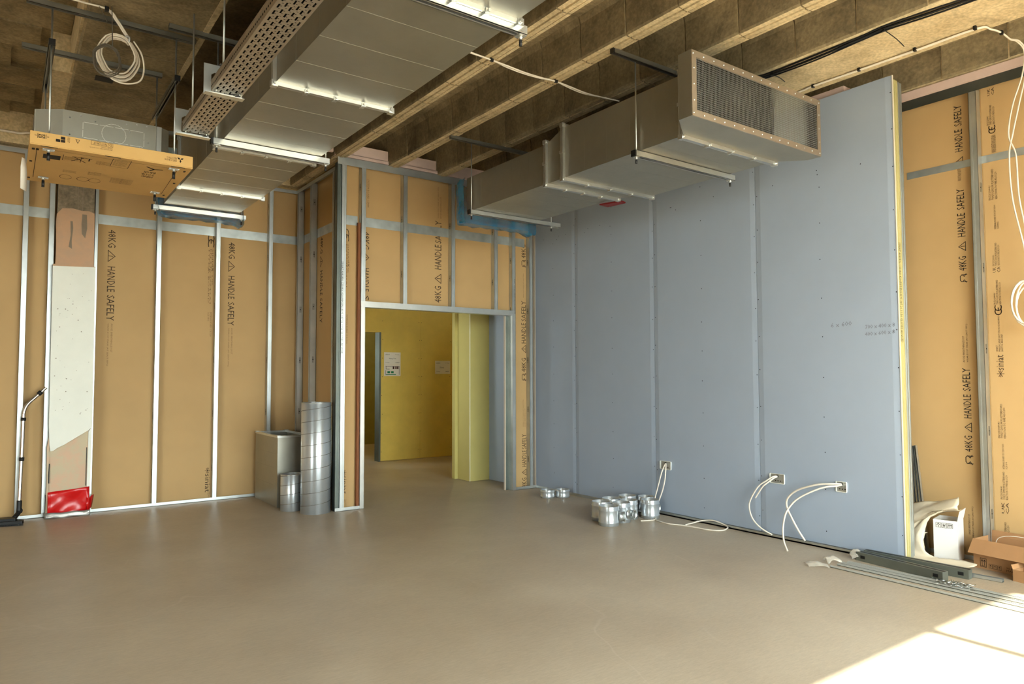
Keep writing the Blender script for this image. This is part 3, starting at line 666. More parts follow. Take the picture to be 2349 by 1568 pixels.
def film_pts(x0, x1, zb, zt_, y, drop, out):
    pts = []
    prof = [(x0-out*.6, zt_), (x0-out, zt_-.12), (x0-out*1.1, zb+.06), (x0-out*.7, zb-drop*.4), (x0+.03, zb-drop), ((x0+x1)/2, zb-drop*.9), (x1-.06, zb-drop*.95), (x1+.03, zb-drop*1.3), (x1+.035, zb+.02), (x1+out*.4, zt_)]
    pr = spline([(p[0], 0, p[1]) for p in prof], 5)
    for dy in (-.05, 0, .05, .09):
        k = 1-abs(dy)*1.5
        pts.append([(p.x, y+dy+.012*math.sin(p.x*31+p.z*17), p.z+.006*math.sin(p.x*40+dy*60)) for p in pr])
    cen = [((x0+x1)/2*.3+p.x*.7, y+.10, (zb+zt_)/2*.3+p.z*.7) for p in pr]
    cen2 = [((x0+x1)/2, y+.11, (zb+zt_)/2) for p in pr]
    return pts+[cen, cen2]
MB().grid(film_pts(X0, X1, Z0-.03, Z1, 7.03, .075, .045)).build('end_film', 'blue_film', DL)
trapeze(1.075, 1.868, 2.49, Z0-.004, (1.10,1.845), TOP-.04, 'bright channel hanger crossing the long duct nearest the top edge')
trapeze(1.075, 1.868, 4.86, Z0-.004, (1.10,1.845), TOP-.04, 'bright channel hanger across the middle of the long duct')
trapeze(1.055, 1.868, 7.03, Z0-.014, (1.075,1.83), TOP-.04, 'bright channel hanger under the film wrapped end of the long duct')
rail(0.80, 2.2, 4.86, 'ceiling channel above the middle hanger of the long duct')
rail(0.9, 2.2, 2.49, 'ceiling channel above the nearest hanger of the long duct')
rail(0.9, 2.2, 7.03, 'ceiling channel above the far hanger of the long duct')

DR = thing('ventilation_duct', (4.1, 4.2, 2.945), 'galvanised duct with a flared mesh covered mouth hung beside the blue wall', 'duct', 'rectangular ventilation ducts')
xl = 3.60; zb = 2.945
duct_section(DR, xl, 4.60, zb, 3.355, 3.065, 4.275, beads=4)
mb = MB()                                               # taper piece
a = [(xl,4.285,zb),(4.60,4.285,zb),(4.60,4.285,3.355),(xl,4.285,3.355)]; b = [(xl,4.495,zb),(4.40,4.495,zb),(4.40,4.495,3.275),(xl,4.495,3.275)]
mb.add(a+b, [(0,1,5,4),(1,2,6,5),(2,3,7,6),(3,0,4,7)]); mb.build('taper_section', 'galvanised_duct', DR, thick=.003)
duct_section(DR, xl, 4.40, zb, 3.275, 4.505, 5.74, beads=4)
flange(DR, xl, 4.60, zb, 3.355, 4.28, w_=.026, d=.016); flange(DR, xl, 4.40, zb, 3.275, 4.50, w_=.026, d=.016); flange(DR, xl, 4.60, zb, 3.355, 3.06, clamps=3, w_=.026, d=.016)
MB().box(xl+.004,4.596,3.085,3.095,zb+.004,3.35).build('duct_shade_sheet', 'dark', DR)  # dark sheet added in place of shade deep in the duct
MB().box(3.364,4.255,2.83,2.836,zb+.003,3.352).build('mouth_shade_panel', 'dark', DR)  # added black panel painting the mouth interior as deep shade
# flared mouth
my = 2.785; fl = [(xl,3.055,zb),(4.60,3.055,zb),(4.60,3.055,3.355),(xl,3.055,3.355)]
md = [(3.36,2.885,zb),(4.77,2.885,zb),(4.77,2.885,3.355),(3.36,2.885,3.355)]; mo = [(3.36,my,zb),(4.77,my,zb),(4.77,my,3.355),(3.36,my,3.355)]
mb = MB(); mb.add(fl+md+mo, [(0,1,5,4),(1,2,6,5),(2,3,7,6),(3,0,4,7),(4,5,9,8),(5,6,10,9),(6,7,11,10),(7,4,8,11)])
mouth = mb.build('flared_mouth', 'galvanised_duct', DR, thick=.003)
mb = MB(); e = .042
mb.box(3.36,4.77,my-.006,my+.001,zb,zb+e); mb.box(3.36,4.77,my-.006,my+.001,3.355-e,3.355); mb.box(3.36,3.36+e,my-.006,my+.001,zb+e,3.355-e); mb.box(4.77-e,4.77,my-.006,my+.001,zb+e,3.355-e)
gf = mb.build('grille_frame', 'tray_metal', DR)
mb = MB(); x = 3.36+e
while x < 4.77-e: mb.box(x-.0008,x+.0008,my+.001,my+.0035,zb+e-.005,3.355-e+.005); x += .0135
z = zb+e
while z < 3.355-e: mb.box(3.36+e-.005,4.77-e+.005,my-.0005,my+.002,z-.0008,z+.0008); z += .0135
mb.build('wire_mesh', 'galvanised', DR, kind='stuff')
mb = MB()
for i in range(15):
    x = 3.375+i*.0985
    for zz in (zb+.02, 3.335): mb.lathe((x,my-.006,zz), [(.0001,.003),(.004,.002),(.006,0)], 8, A=Xp, B=Zp, D=Ym)
for i in range(1,4):
    for xx in (3.38,4.75): mb.lathe((xx,my-.006,zb+i*.1), [(.0001,.003),(.004,.002),(.006,0)], 8, A=Xp, B=Zp, D=Ym)
mb.build('rivets', 'galvanised_bright', gf, kind='stuff')
MB().grid(film_pts(xl, 4.40, zb-.03, 3.28, 5.79, .075, .035)).build('end_film', 'blue_film', DR)
trapeze(3.555, 4.66, 3.46, zb-.004, (3.575,4.62), TOP-.04, 'slotted channel hanger under the duct nearest its mesh mouth')
trapeze(3.555, 4.66, 5.62, zb-.004, (3.575,4.55), TOP-.04, 'slotted channel hanger at the blue wrapped end of the right duct')
rail(3.36, 4.75, 3.46, 'ceiling channel with black end cap above the mesh mouthed duct', capl=True)
rail(3.34, 4.75, 5.62, 'ceiling channel above the blue wrapped end of the right duct')
mb = MB(); mb.extr([(4.40,4.73),(4.47,4.52),(4.545,4.54),(4.52,4.745)], (0,0,2.925), Xp, Yp, Zp, .012)
mb.build('red_tag', 'red_tape', label='small dark red plate under the side of the right duct', cat='tag')

# ---------- cable tray and brackets
CT = thing('cable_tray', (0.92, 2.6, 2.86), 'perforated metal cable tray running beside the long duct', 'cable tray')
tx0, tx1, tz = .845, .995, 2.86
xs = [tx0, .851]
cols = []
x = .851
for k in range(6):                       # six slot rows
    xs += [x+.007, x+.0152, x+.023]; cols.append(('slot', x+.007, x+.0152, k)); x += .0235
xs.append(tx1)
ys = [0.6+.0125*i for i in range(0, 321)]
vid = {}; V_ = []; F_ = []
def vv(i, j):
    if (i, j) not in vid: vid[(i, j)] = len(V_); V_.append((xs[i], ys[j], tz))
    return vid[(i, j)]
slots = {}
for i in range(len(xs)-1):
    cx = (xs[i]+xs[i+1])/2; c = [k for (_, a, b, k) in cols if a-1e-6 < cx < b+1e-6]
    for j in range(len(ys)-1):
        hole = False
        if c:
            ph = (j + (2 if c[0] % 2 else 0)) % 5
            hole = ph in (0, 1, 2)
        if not hole and xs[i+1]-xs[i] > .003 and not c and 1 < i < len(xs)-2:
            hole = False
        if not hole: F_.append((vv(i,j), vv(i+1,j), vv(i+1,j+1), vv(i,j+1)))
mb = MB(); mb.add(V_, F_)
mb.build('tray_floor', 'tray_metal', CT, thick=.0015)
for x in (tx0, tx1):
    mb = MB(); mb.box(x-.001,x+.001,.6,4.6,tz,tz+.05); mb.box(x-.005 if x == tx0 else x-.002, x+.002 if x == tx0 else x+.005,.6,4.6,tz+.048,tz+.052)
    for k in range(150):
        y = .62+k*.0265
        mb.box(x-.0016,x+.0016,y,y+.014,tz+.02,tz+.028,1)
    mb.build('side_flange', ['tray_metal','dark'], CT)
MB().box(tx0-.004,tx1+.004,.6,4.6,tz+.053,tz+.055).build('hole_shade_sheet', 'dark', CT)  # dark sheet added above the slots so they look shaded
s_ = MB()
for k in range(110):
    y = 1.9+k*.025
    for c in range(5):
        x = .851+.0235*c+.0193
        s_.box(x-.0035,x+.0035,y+(.008 if c%2 else 0),y+.0025+(.008 if c%2 else 0),tz-.0012,tz-.0006)
s_.build('cross_slots', 'dark', CT, kind='stuff')
for y, lab in ((3.86, 'nearer C shaped tray bracket on a threaded rod'), (4.62, 'farther C shaped tray bracket at the end of the cable tray')):
    t = thing('tray_bracket', (.9, y, 2.83), lab, 'bracket', 'cable tray brackets')
    poly = [(.805,2.835),(1.0,2.835),(1.0,2.858),(.842,2.858),(.842,2.945),(.858,2.958),(1.0,2.958),(1.0,3.0),(.805,3.0)]
    MB().extr(poly, (0,y,0), Xp, Zp, Yp, .003).build('plate', 'galvanised', t)
    MB().box(.805,1.0,y-.045,y,2.833,2.836).build('foot', 'galvanised_bright', t)
    rod(t, .905, y+.016, 2.97, TOP, nuts=(3.0,))
    for xx in (.862,.98): MB().tube([(xx,y-.02,2.853),(xx,y-.02,2.874)], .006, 6).build('bolt', 'galvanised_bright', t)
    MB().tube(spline([(.93,y-.02,2.852),(.95,y-.045,2.848),(.975,y-.035,2.85),(.985,y-.015,2.853),(.96,y-.012,2.85)],5), .0018, 6).build('cable_tie', 'black_plastic', t)

# ---------- indoor air conditioning unit with its cardboard tray
AC = thing('air_conditioning_unit', (.52, 5.4, 2.78), 'grey metal ducted air conditioning unit hanging above a cardboard tray', 'air conditioner')
MB().box(.115,.885,5.34,5.80,2.79,3.06).build('body', 'galvanised_duct', AC)
mb = MB(); mb.extr([(.115,5.345),(.262,5.245),(.818,5.245),(.885,5.30),(.885,5.345)], (0,0,2.80), Xp, Yp, Zp, .265); mb.build('front_panel', 'galvanised_duct', AC)
mb = MB()
O = (.372,5.2435,2.905)
def dash(p, q, n):
    for i in range(n):
        a = Vector(p).lerp(Vector(q), (i+.06)/n); b = Vector(p).lerp(Vector(q), (i+.94)/n)
        d = (b-a).normalized(); nn = d.cross(Yp)*.0012
        mb.quad(a-nn, b-nn, b+nn, a+nn)
dash((.372,5.2435,2.905),(.725,5.2435,2.905),4); dash((.372,5.2435,3.005),(.725,5.2435,3.005),4); dash((.372,5.2435,2.905),(.372,5.2435,3.005),2); dash((.725,5.2435,2.905),(.725,5.2435,3.005),2)
pts = [(.548+.07*math.cos(a*math.pi/12), 5.2435, 2.957+.068*math.sin(a*math.pi/12)) for a in range(25)]
for a, b in zip(pts[:-1], pts[1:]): dash(a, b, 1)
mb.build('knockout_outline', 'paint_white', AC)
mb = MB()
for x, z in [(.36,3.045),(.30,3.02),(.30,2.91),(.44,3.02),(.62,3.04),(.68,3.05),(.74,3.05),(.75,2.94),(.42,2.89),(.70,2.90),(.64,2.99),(.60,3.0)]:
    mb.lathe((x,5.2445,z), [(.0001,.004),(.0045,.002),(.005,0)], 8, A=Xp, B=Zp, D=Ym)
mb.build('screws', 'galvanised_bright', AC, kind='stuff')
MB().box(.80,.83,5.235,5.245,2.80,3.06).build('corner_strip', 'galvanised_bright', AC)
MB().box(.885,.95,5.36,5.62,2.82,2.97).build('control_box', 'stud_dark', AC)
MB().lathe((.91,5.33,2.86), [(.0001,0),(.018,0),(.018,.03),(.01,.03),(.01,.05),(.0001,.05)], 10).build('valve', 'copper', AC)
MB().tube(spline([(.93,5.34,2.85),(.98,5.40,2.86),(1.0,5.6,2.9),(1.0,6.2,2.95)],6), .014, 10).build('hose', 'black_plastic', AC)
for x in (.182,.868):
    for y in (4.99,5.71):
        rod(AC, x, y, 2.655, 3.585, nuts=(2.708,))
        MB().tube([(x,y,2.655),(x,y,2.70)], .009, 8).build('end_cap', 'black_plastic', AC)
        MB().box(x-.03,x+.03,y-.02,y+.02,2.716,2.72).build('washer_plate', 'galvanised_bright', AC)
for x, l in ((.182,'left'),(.868,'right')):
    mb = chan_y(MB(), 4.93, 5.80, x+.0, 3.37 if l=='left' else 3.32, .034, .034); mb.build('cross_channel', 'rail_metal', AC)
    MB().box(x-.017,x+.017,4.92,4.931,3.335 if l=='left' else 3.285,3.372 if l=='left' else 3.322).build('end_cap', 'black_plastic', AC)
rail(.052, .985, 4.99, 'ceiling channel over the front rods of the air conditioning unit')
rail(.04, .90, 5.71, 'ceiling channel over the rear rods of the air conditioning unit')
bx0, bx1, by0, by1, bz0, bz1 = .087, .970, 4.925, 5.86, 2.722, 2.803
CL = thing('cardboard_tray', (.528, 5.39, bz0), 'yellow brown cardboard tray hung under the air conditioning unit with printed warnings', 'carton')
mb = MB(); mb.box(bx0,bx1,by0,by1,bz0,bz0+.006); mb.box(bx0,bx1,by0,by0+.005,bz0+.006,bz1); mb.box(bx0,bx1,by1-.005,by1,bz0+.006,bz1); mb.box(bx0,bx0+.005,by0+.005,by1-.005,bz0+.006,bz1); mb.box(bx1-.005,bx1,by0+.005,by1-.005,bz0+.006,bz1)
lid = mb.build('tray_body', 'card', CL, bevel=.003)
mb = MB(); yf = by0-.001
F = lambda t, x, z, L, h: text(mb, t, (x, yf, z), Xm, Zm, L, h)
F('DO NOT DROP', .502, 2.796, .095, .016)
strokes(mb, [[(0,0),(1,0),(1,1),(0,1),(0,0)]], .0016, (.510,yf,2.800), Xm, Zm, .115, .024)
F('MITSUBISHI ELECTRIC CORPORATION', .508, 2.762, .12, .006); F('MADE IN THAILAND', .508, 2.771, .06, .006)
mb.build('drop_warning', 'ink_black', lid); mb = MB()
F('MITSUBISHI', .872, 2.765, .07, .012); F('ELECTRIC', .872, 2.779, .058, .012)
for a in (0, 120, 240):                                        # three rhombs, upside down
    ca = math.radians(a-90); d = Vector((math.cos(ca),0,math.sin(ca))); n = Vector((-d.z,0,d.x)); o = Vector((.895,yf,2.771))
    mb.quad(o, o+d*.011+n*.006, o+d*.022, o+d*.011-n*.006)
mb.build('maker_mark', 'ink_black', lid); mb = MB()
for x, z in ((.25,2.785),(.225,2.767),(.25,2.767)): mb.quad((x-.011,yf,z-.008),(x+.011,yf,z-.008),(x+.011,yf,z+.008),(x-.011,yf,z+.008))
strokes(mb, [[(0,0),(0,1)],[(1,0),(1,1)],[(.15,.1),(.85,.9)],[(.15,.9),(.85,.1)],[(.15,.1),(.85,.1),(.85,.9),(.15,.9),(.15,.1)],[(-.35,.5),(-.15,.5)],[(1.15,.5),(1.35,.5)]], .0028, (.165,yf,2.765), Xm, Zp, .04, .024)
strokes(mb, [[(0,0),(1,0),(.5,1),(0,0)]], .002, (.335,yf,2.79), Xm, Zm, .02, .022)
F('STACK 4', .285, 2.795, .014, .03)
mb.build('handling_symbols', 'ink_black', lid)
mb = MB(); zz = bz0-.001
G = lambda t, x, y, L, h: text(mb, t, (x, y, zz), Xm, Yp, L, h)
mb.quad((.16,5.10,zz),(.25,5.10,zz),(.25,5.20,zz),(.16,5.20,zz))
for x in (.10,.12): mb.quad((x,5.0,zz),(x+.015,5.0,zz),(x+.015,5.04,zz),(x,5.04,zz))
for x, y in ((.095,5.3),(.095,5.75),(.93,5.0),(.93,5.35),(.93,5.75)): mb.quad((x,y,zz),(x+.014,y,zz),(x+.014,y+.035,zz),(x,y+.035,zz))
mb.build('corner_blocks', 'ink_black', lid); mb = MB()
strokes(mb, [[(0,0),(1,0)],[(0,.9),(.6,.0)],[(.1,.1),(.75,.9)],[(.9,0),(.9,.5)]], .006, (.31,5.06,zz), Xp, Yp, .10, .12)
for x0_, y0_, n in ((.27,5.08,4),(.44,5.08,4),(.53,5.0,6),(.42,5.38,4),(.56,5.45,7),(.28,5.42,3),(.62,5.45,7)):
    for k in range(n): G('CAUTION HANDLE WITH CARE', x0_+.075, y0_+k*.022, .075, .012)
    mb.build('small_print', 'ink_black', lid, kind='stuff'); mb = MB()
strokes(mb, [[(0,0),(1,0),(1,1),(0,1),(0,0)]], .003, (.52,4.97,zz), Xp, Yp, .10, .19)
strokes(mb, [[(0,0),(0,1)],[(1,0),(1,1)]], .003, (.262,5.05,zz), Xp, Yp, .095, .13)
mb.build('notice_frame', 'ink_black', lid); mb = MB()
G('MIND\nYOUR\nBACK', .79, 5.15, .08, .16); strokes(mb, [[(0,0),(.5,.5),(1,.3)],[(.5,.5),(.3,1)]], .012, (.72,5.04,zz), Xp, Yp, .09, .08)
mb.build('lifting_warning', 'ink_black', lid); mb = MB()
strokes(mb, [[(0,0),(.97,0),(1,1)],[(0,0),(0,1)]], .003, (.125,4.99,zz), Xp, Yp, .79, .75)
for cx in (.30,.40,.47): strokes(mb, [arc(.5,.5,.5,0,330,12)], .003, (cx-.03,5.55,zz), Xp, Yp, .07, .12)
mb.build('outline_drawing', 'ink_black', lid)
mb = MB()
for x in (.14,.47,.84): mb.quad((x,by0-.0012,bz0-.0012),(x+.085,by0-.0012,bz0-.0012),(x+.085,by0+.012,bz0-.0012),(x,by0+.012,bz0-.0012))
mb.build('hand_slot', 'dark', lid)
mb = MB(); mb.grid([[(.055,5.18,2.70),(.075,5.22,2.70)],[(.050,5.17,2.64),(.082,5.22,2.62)],[(.052,5.18,2.51),(.082,5.23,2.505)]]); mb.build('carton_flap', 'paper', label='white paper strip hanging from the left end of the cardboard tray', cat='paper strip', thick=.003)

# ---------- ceiling cables
def cable(name, pts, r, m, label, cat='cable', k=8, n=8, group=None, kids=()):
    o = MB().tube(spline(pts, k), r, n).build(name, m, label=label, cat=cat, group=group)
    for nm, p, mm in kids:
        MB().box(p[0]-.012,p[0]+.012,p[1]-.008,p[1]+.008,p[2]-.012,p[2]+.012).build(nm, mm, o)
    return o
t = thing('cable_coil', (.53, 4.86, 3.16), 'coil of white cable hanging from the ceiling near the cardboard tray', 'cable', 'hanging cable coils')
yc = 4.84
for dx in (0, .011): MB().tube(spline([(.10+dx,4.84,3.612),(.22+dx,yc,3.605),(.33,yc,3.603),(.449+dx,yc,3.598),(.504+dx,yc,3.54),(.545+dx,yc,3.48),(.565+dx,yc,3.453)],8), .006, 8).build('lead', 'cable_white', t)
def ring(cx, cz, rx, rz, y, ph, turns, dr, r, m, par, name='turn'):
    pts = [(cx+(rx+dr*a/24)*math.cos(ph+a*math.pi/12)+.004*math.sin(a*1.3), y+.012*math.sin(a*.21), cz+(rz+dr*a/24)*math.sin(ph+a*math.pi/12)-dr*a/24*.5) for a in range(int(24*turns)+1)]
    return MB().tube(pts, r, 8).build(name, m, par)
ring(.515, 3.335, .078, .105, yc, .9, 3.0, .014, .005, 'cable_white', t)
ring(.520, 3.33, .088, .11, yc+.02, .9, 2.0, .012, .005, 'cable_white', t)
MB().tube(spline([(.60,yc,3.44),(.645,yc,3.37),(.66,yc,3.28),(.64,yc,3.20),(.571,yc,3.165),(.50,yc,3.17),(.452,yc,3.21),(.425,yc,3.262)],8), .005, 8).build('loose_end', 'cable_white', t)
MB().box(.44,.462,yc-.012,yc+.012,3.585,3.612).build('clip', 'black_plastic', t)
MB().tube(spline([(.555,yc-.008,3.455),(.575,yc-.014,3.452),(.572,yc-.01,3.42)],4), .007, 8).build('tape', 'galvanised', t)
t = thing('cable_coil', (.46, 4.80, 3.2), 'thin grey wire coil hanging in front of the white coil', 'cable', 'hanging cable coils')
ring(.455, 3.275, .060, .080, 4.80, .4, 3.0, .006, .0035, 'cable_grey', t)
MB().tube(spline([(.475,4.81,3.61),(.478,4.80,3.5),(.482,4.80,3.36)],6), .003, 6).build('lead', 'cable_grey', t)
MB().tube(spline([(.41,4.83,3.60),(.43,4.82,3.56),(.455,4.81,3.50)],6), .002, 6).build('tail', 'cable_grey', t)
def bundle(name, paths, rs, m, label, clips=(), tails=()):
    q = paths[0][0]; t = thing(name, q, label, 'cable')
    for pts, r_ in zip(paths, rs): MB().tube(spline(pts, 8), r_, 8).build('strand', m, t)
    for c in clips: MB().box(c[0]-.012,c[0]+.012,c[1]-.008,c[1]+.008,c[2]-.012,c[2]+.012).build('clip', 'black_plastic', t)
    for pts in tails: MB().tube(spline(pts, 6), .003, 6).build('tie_tail', 'black_plastic', t)
    return t
bundle('white_cable', [[(2.50,4.07-d,3.612),(2.757,4.066,3.604),(2.90,4.09-d*1.6,3.60),(3.06,4.10-d*1.5,3.597),(3.21,4.10-d,3.60),(3.361,4.085,3.604),(3.52,4.11-d*1.6,3.600),(3.676,4.116-d*1.4,3.594),(3.85,4.10,3.60),(4.02,4.076,3.60)] for d in (0,.012)], (.0055,.0055), 'cable_white', 'pair of white cables strung across the ribs towards the right duct', clips=((2.757,4.066,3.606),(3.361,4.083,3.606)))
bundle('black_cable', [[(4.50+dx,3.6,3.606+dz),(4.545+dx,3.25,3.604+dz),(4.585+dx,3.05,3.600+dz),(4.580+dx,2.69,3.592+dz*1.3),(4.583+dx,2.381,3.604+dz*.6),(4.578+dx,2.205,3.606+dz),(4.60+dx,1.95,3.6+dz*1.4),(4.632+dx,1.735,3.604+dz),(4.66+dx,1.3,3.606+dz)] for dx, dz in ((0,0),(.014,.006),(-.01,.012),(.024,-.004))], (.008,.008,.006,.006), 'black_plastic', 'bundle of black cables clipped along the edge of the pale beam', clips=((4.583,2.22,3.604),(4.588,3.05,3.602)), tails=([(4.585,2.22,3.60),(4.66,2.215,3.59),(4.74,2.21,3.575),(4.82,2.205,3.55)],[(4.59,3.05,3.60),(4.64,3.02,3.58),(4.68,3.0,3.55)]))
bundle('white_cable', [[(5.075+d,3.5,3.612),(5.067+d,3.118,3.61),(5.05+d,3.0,3.608),(5.056+d,2.636,3.606),(5.062+d*1.4,2.243,3.606),(5.071+d,1.868,3.608),(5.15+d,1.815,3.605),(5.25+d,1.79,3.60),(5.42+d,1.80,3.61),(5.58,1.80+d,3.64),(5.70,1.80+d,3.60),(5.72,1.815+d*2,3.45),(5.72,1.86+d*4,3.25),(5.72,1.905+d*2.4,3.05),(5.72,1.93-d*4,2.90),(5.72,1.92-d*4,2.6),(5.72,1.87-d*3,2.3),(5.72,1.83,2.05)] for d in (0,.010)], (.0055,.0055), 'cable_white', 'pair of white cables clipped along the pale beam and hanging down at right', clips=[(5.056,y,3.608) for y in (3.0,2.636,2.243,1.87)]+[(5.25,1.79,3.60)])
t = thing('cable_coil', (5.72, 1.86, 1.7), 'white cable coil hanging against the brown wall at the right edge', 'cable', 'hanging cable coils')
for q in range(4):
    pts = [(5.72+.006*q, 1.865-.012*q+(.085+.012*(q%2))*math.cos(a*math.pi/10), 1.865-.01*q+(.15+.01*(q%3))*math.sin(a*math.pi/10)) for a in range(20)]
    MB().tube(pts, .006, 8, closed=True).build('turn', 'cable_white', t)
cable('white_cable', [(-.6,8.22,3.70),(-.09,8.22,3.715),(.06,8.22,3.715),(.16,8.22,3.735),(.5,8.22,3.74)], .011, 'cable_white', 'white cable running along the top of the back wall at left')
# ================================================================== things on the floor and walls
# ---------- spiral ducts and rectangular offcut by the return wall
def spiral(cx, cy, r, h, pitch, label):
    t = thing('spiral_duct', (cx, cy, 0), label, 'duct', 'loose duct pieces by the return wall')
    MB().lathe((cx,cy,0), [(r,.0),(r,h),(r-.003,h),(r-.003,0.0)], 48, close=True).build('tube', 'galvanised_spiral', t)
    n = int(h/pitch*32); pts = []
    for i in range(n+1):
        a = -i*2*math.pi/32+.6; z = i*pitch/32
        if z > h-.006: break
        pts.append((cx+(r+.0005)*math.cos(-a), cy+(r+.0005)*math.sin(-a), z+.004))
    MB().tube(pts, .0022, 6).build('spiral_seam', 'rail_metal', t)
    MB().lathe((cx,cy,h), [(r+.0015,-.006),(r+.0015,.001),(r-.004,.001),(r-.004,-.006)], 48, close=True).build('rim', 'galvanised_bright', t)
    return t
spiral(2.573, 6.962, .146, 1.10, .118, 'tall shiny spiral duct standing on end by the wall corner')
spiral(2.425, 7.235, .113, .365, .095, 'short spiral duct standing behind the tall spiral duct')
t = thing('duct_offcut', (2.515, 7.83, 0), 'rectangular galvanised duct offcut standing upright against the back wall', 'duct', 'loose duct pieces by the return wall')
x0, x1, y0, y1, h = 2.335, 2.69, 7.43, 8.22, .725
mb = MB(); mb.box(x0,x1,y0,y0+.003,0,h); mb.box(x0,x1,y1-.003,y1,0,h); mb.box(x0,x0+.003,y0+.003,y1-.003,0,h); mb.box(x1-.003,x1,y0+.003,y1-.003,0,h)
for z in (.22,.40,.55): mb.box(x0,x1,y0-.002,y0,z-.002,z+.002); mb.box(x0-.002,x0,y0,y1,z-.002,z+.002)
mb.build('casing', 'galvanised_duct', t)
mb = MB(); mb.box(x0-.004,x1+.004,y0-.004,y0+.03,h-.004,h+.016); mb.box(x0-.004,x1+.004,y1-.03,y1+.004,h-.004,h+.016); mb.box(x0-.004,x0+.03,y0+.03,y1-.03,h-.004,h+.016); mb.box(x1-.03,x1+.004,y0+.03,y1-.03,h-.004,h+.016)
fr = mb.build('rim_frame', 'galvanised_bright', t)
for xx, yy in ((x0+.013,y0+.013),(x1-.013,y0+.013),(x0+.013,y1-.013),(x1-.013,y1-.013)): MB().box(xx-.02,xx+.02,yy-.02,yy+.02,h+.014,h+.02).build('corner_plate', 'galvanised', fr)

# ---------- vacuum wand leaning on the studs
t = thing('vacuum_wand', (.12, 8.12, 0), 'chrome vacuum cleaner wand with black floor head leaning on the left studs', 'vacuum wand')
P1 = [(.148,8.17,.14),(.152,8.2,.389),(.157,8.215,.586),(.162,8.235,.957),(.164,8.24,1.02),(.178,8.245,1.075),(.205,8.247,1.118),(.263,8.25,1.179),(.304,8.25,1.225),(.335,8.25,1.262)]
MB().tube(spline(P1,6), .0155, 14).build('tube', 'wand_metal', t)
for a, b, r in (((.156,8.214,.565),(.1575,8.216,.60),.021),((.1618,8.234,.945),(.1625,8.236,.975),.021),((.275,8.25,1.193),(.300,8.25,1.221),.022)): MB().tube([a,b], r, 14).build('clamp_ring', 'black_plastic', t)
MB().tube(spline([(.148,8.17,.20),(.147,8.165,.12),(.14,8.15,.085),(.11,8.11,.05)],5), [.021]*16, 12).build('elbow', 'black_plastic', t)
MB().tube(spline([(.148,8.165,.13),(.165,8.16,.11),(.16,8.15,.09)],4), .012, 8).build('release_pedal', 'black_plastic', t)
mb = MB(); mb.extr([(-.10,8.02),(.17,7.96),(.185,8.01),(.165,8.07),(.12,8.13),(.06,8.17),(-.02,8.16),(-.10,8.12)], (0,0,.012), Xp, Yp, Zp, .028)
mb.extr([(-.04,8.04),(.12,8.01),(.12,8.08),(.07,8.14),(0,8.14)], (0,0,.04), Xp, Yp, Zp, .022)
mb.build('floor_head', 'black_plastic', t, bevel=.008)
mb = MB()
for i in range(60):
    x = -.09+.27*i/60; y = 8.02-.06*i/60+.003
    mb.box(x,x+.003,y-.012,y+.004,.0,.016)
mb.build('bristles', 'dark', t, kind='stuff')

# ---------- red plastic wrap and silver tape at the column foot
mb = MB(); G_ = []
for i in range(13):
    u = i/12; row = []
    for j in range(9):
        v = j/8
        x = .372+.345*u; z = .03+(.215+.03*u)*v
        y = 8.205-.012*math.sin(u*5+v*4)-.010*math.sin(v*6-u*7)-.008*math.cos(u*11)*(1-v)
        row.append((x, y, z))
    G_.append(row)
mb.grid(G_)
mb.grid([[(.717,8.20,.16),(.717,8.20,.05)],[(.74,8.21,.185),(.735,8.215,.06)],[(.762,8.235,.19),(.745,8.24,.07)]])
mb.grid([[(.69,8.19,.17),(.70,8.19,.045)],[(.735,8.195,.155),(.725,8.2,.04)]])
mb.build('plastic_wrap', 'red_plastic', label='crumpled red plastic sheet wrapped round the column foot', cat='plastic sheet', thick=.002)
mb = MB(); pr = [(.352,8.26),(.352,8.17),(.40,8.155),(.55,8.15),(.70,8.16),(.725,8.175),(.73,8.26)]
pp = spline([(a,b,0) for a,b in pr], 5)
mb.grid([[(p.x, p.y+.012*z/.05+.004*math.sin(p.x*60+z*90), z+.004*math.sin(p.x*35)) for p in pp] for z in (.002,.018,.034,.052)])
mb.build('silver_tape', 'silver_tape', label='wrinkled silver duct tape around the base of the column', cat='tape', thick=.002)

# ---------- round duct fittings by the blue wall
def fitting(cx, cy, r, h, label, branch=None, group='galvanised fittings grouped by the blue wall'):
    t = thing('duct_fitting', (cx, cy, 0), label, 'duct fitting', group)
    b1, b2 = h*.18, h*.80
    pr = [(r,0),(r,b1-.006),(r+.004,b1-.003),(r+.004,b1+.003),(r,b1+.006),(r,b2-.006),(r+.004,b2-.003),(r+.004,b2+.003),(r,b2+.006),(r,h-.004),(r-.001,h),(r-.003,h),(r-.003,0)]
    MB().lathe((cx,cy,0), pr, 36, close=True).build('sleeve', 'galvanised_spiral', t)
    if branch:
        d = Vector((branch[0],branch[1],0)).normalized(); s_ = d.cross(Zp); o = Vector((cx,cy,h*.42))+d*(r-.004); rb_ = .042
        MB().lathe(o, [(rb_+.008,0),(rb_,.006),(rb_,.05),(rb_+.004,.05),(rb_+.004,.058),(rb_-.004,.058),(rb_-.003,.0)], 24, A=s_, B=Zp, D=d).build('branch', 'galvanised', t)
        mb = MB(); mb.lathe(o+d*.045, [(rb_-.004,0),(.0001,0)], 20, A=s_, B=Zp, D=d); mb.build('damper_disc', 'black_plastic', t)
        MB().fbox(o+d*.046, s_, Zp, d, -.004,.004,-.03,.03,0,.008).build('handle', 'galvanised_bright', t)
    return t
fitting(4.523,4.773,.092,.175,'front left round fitting of the cluster with a side branch',(1,-.65))
fitting(4.722,4.812,.084,.180,'round fitting with its damper branch facing the camera beside the front left one',(.35,-1))
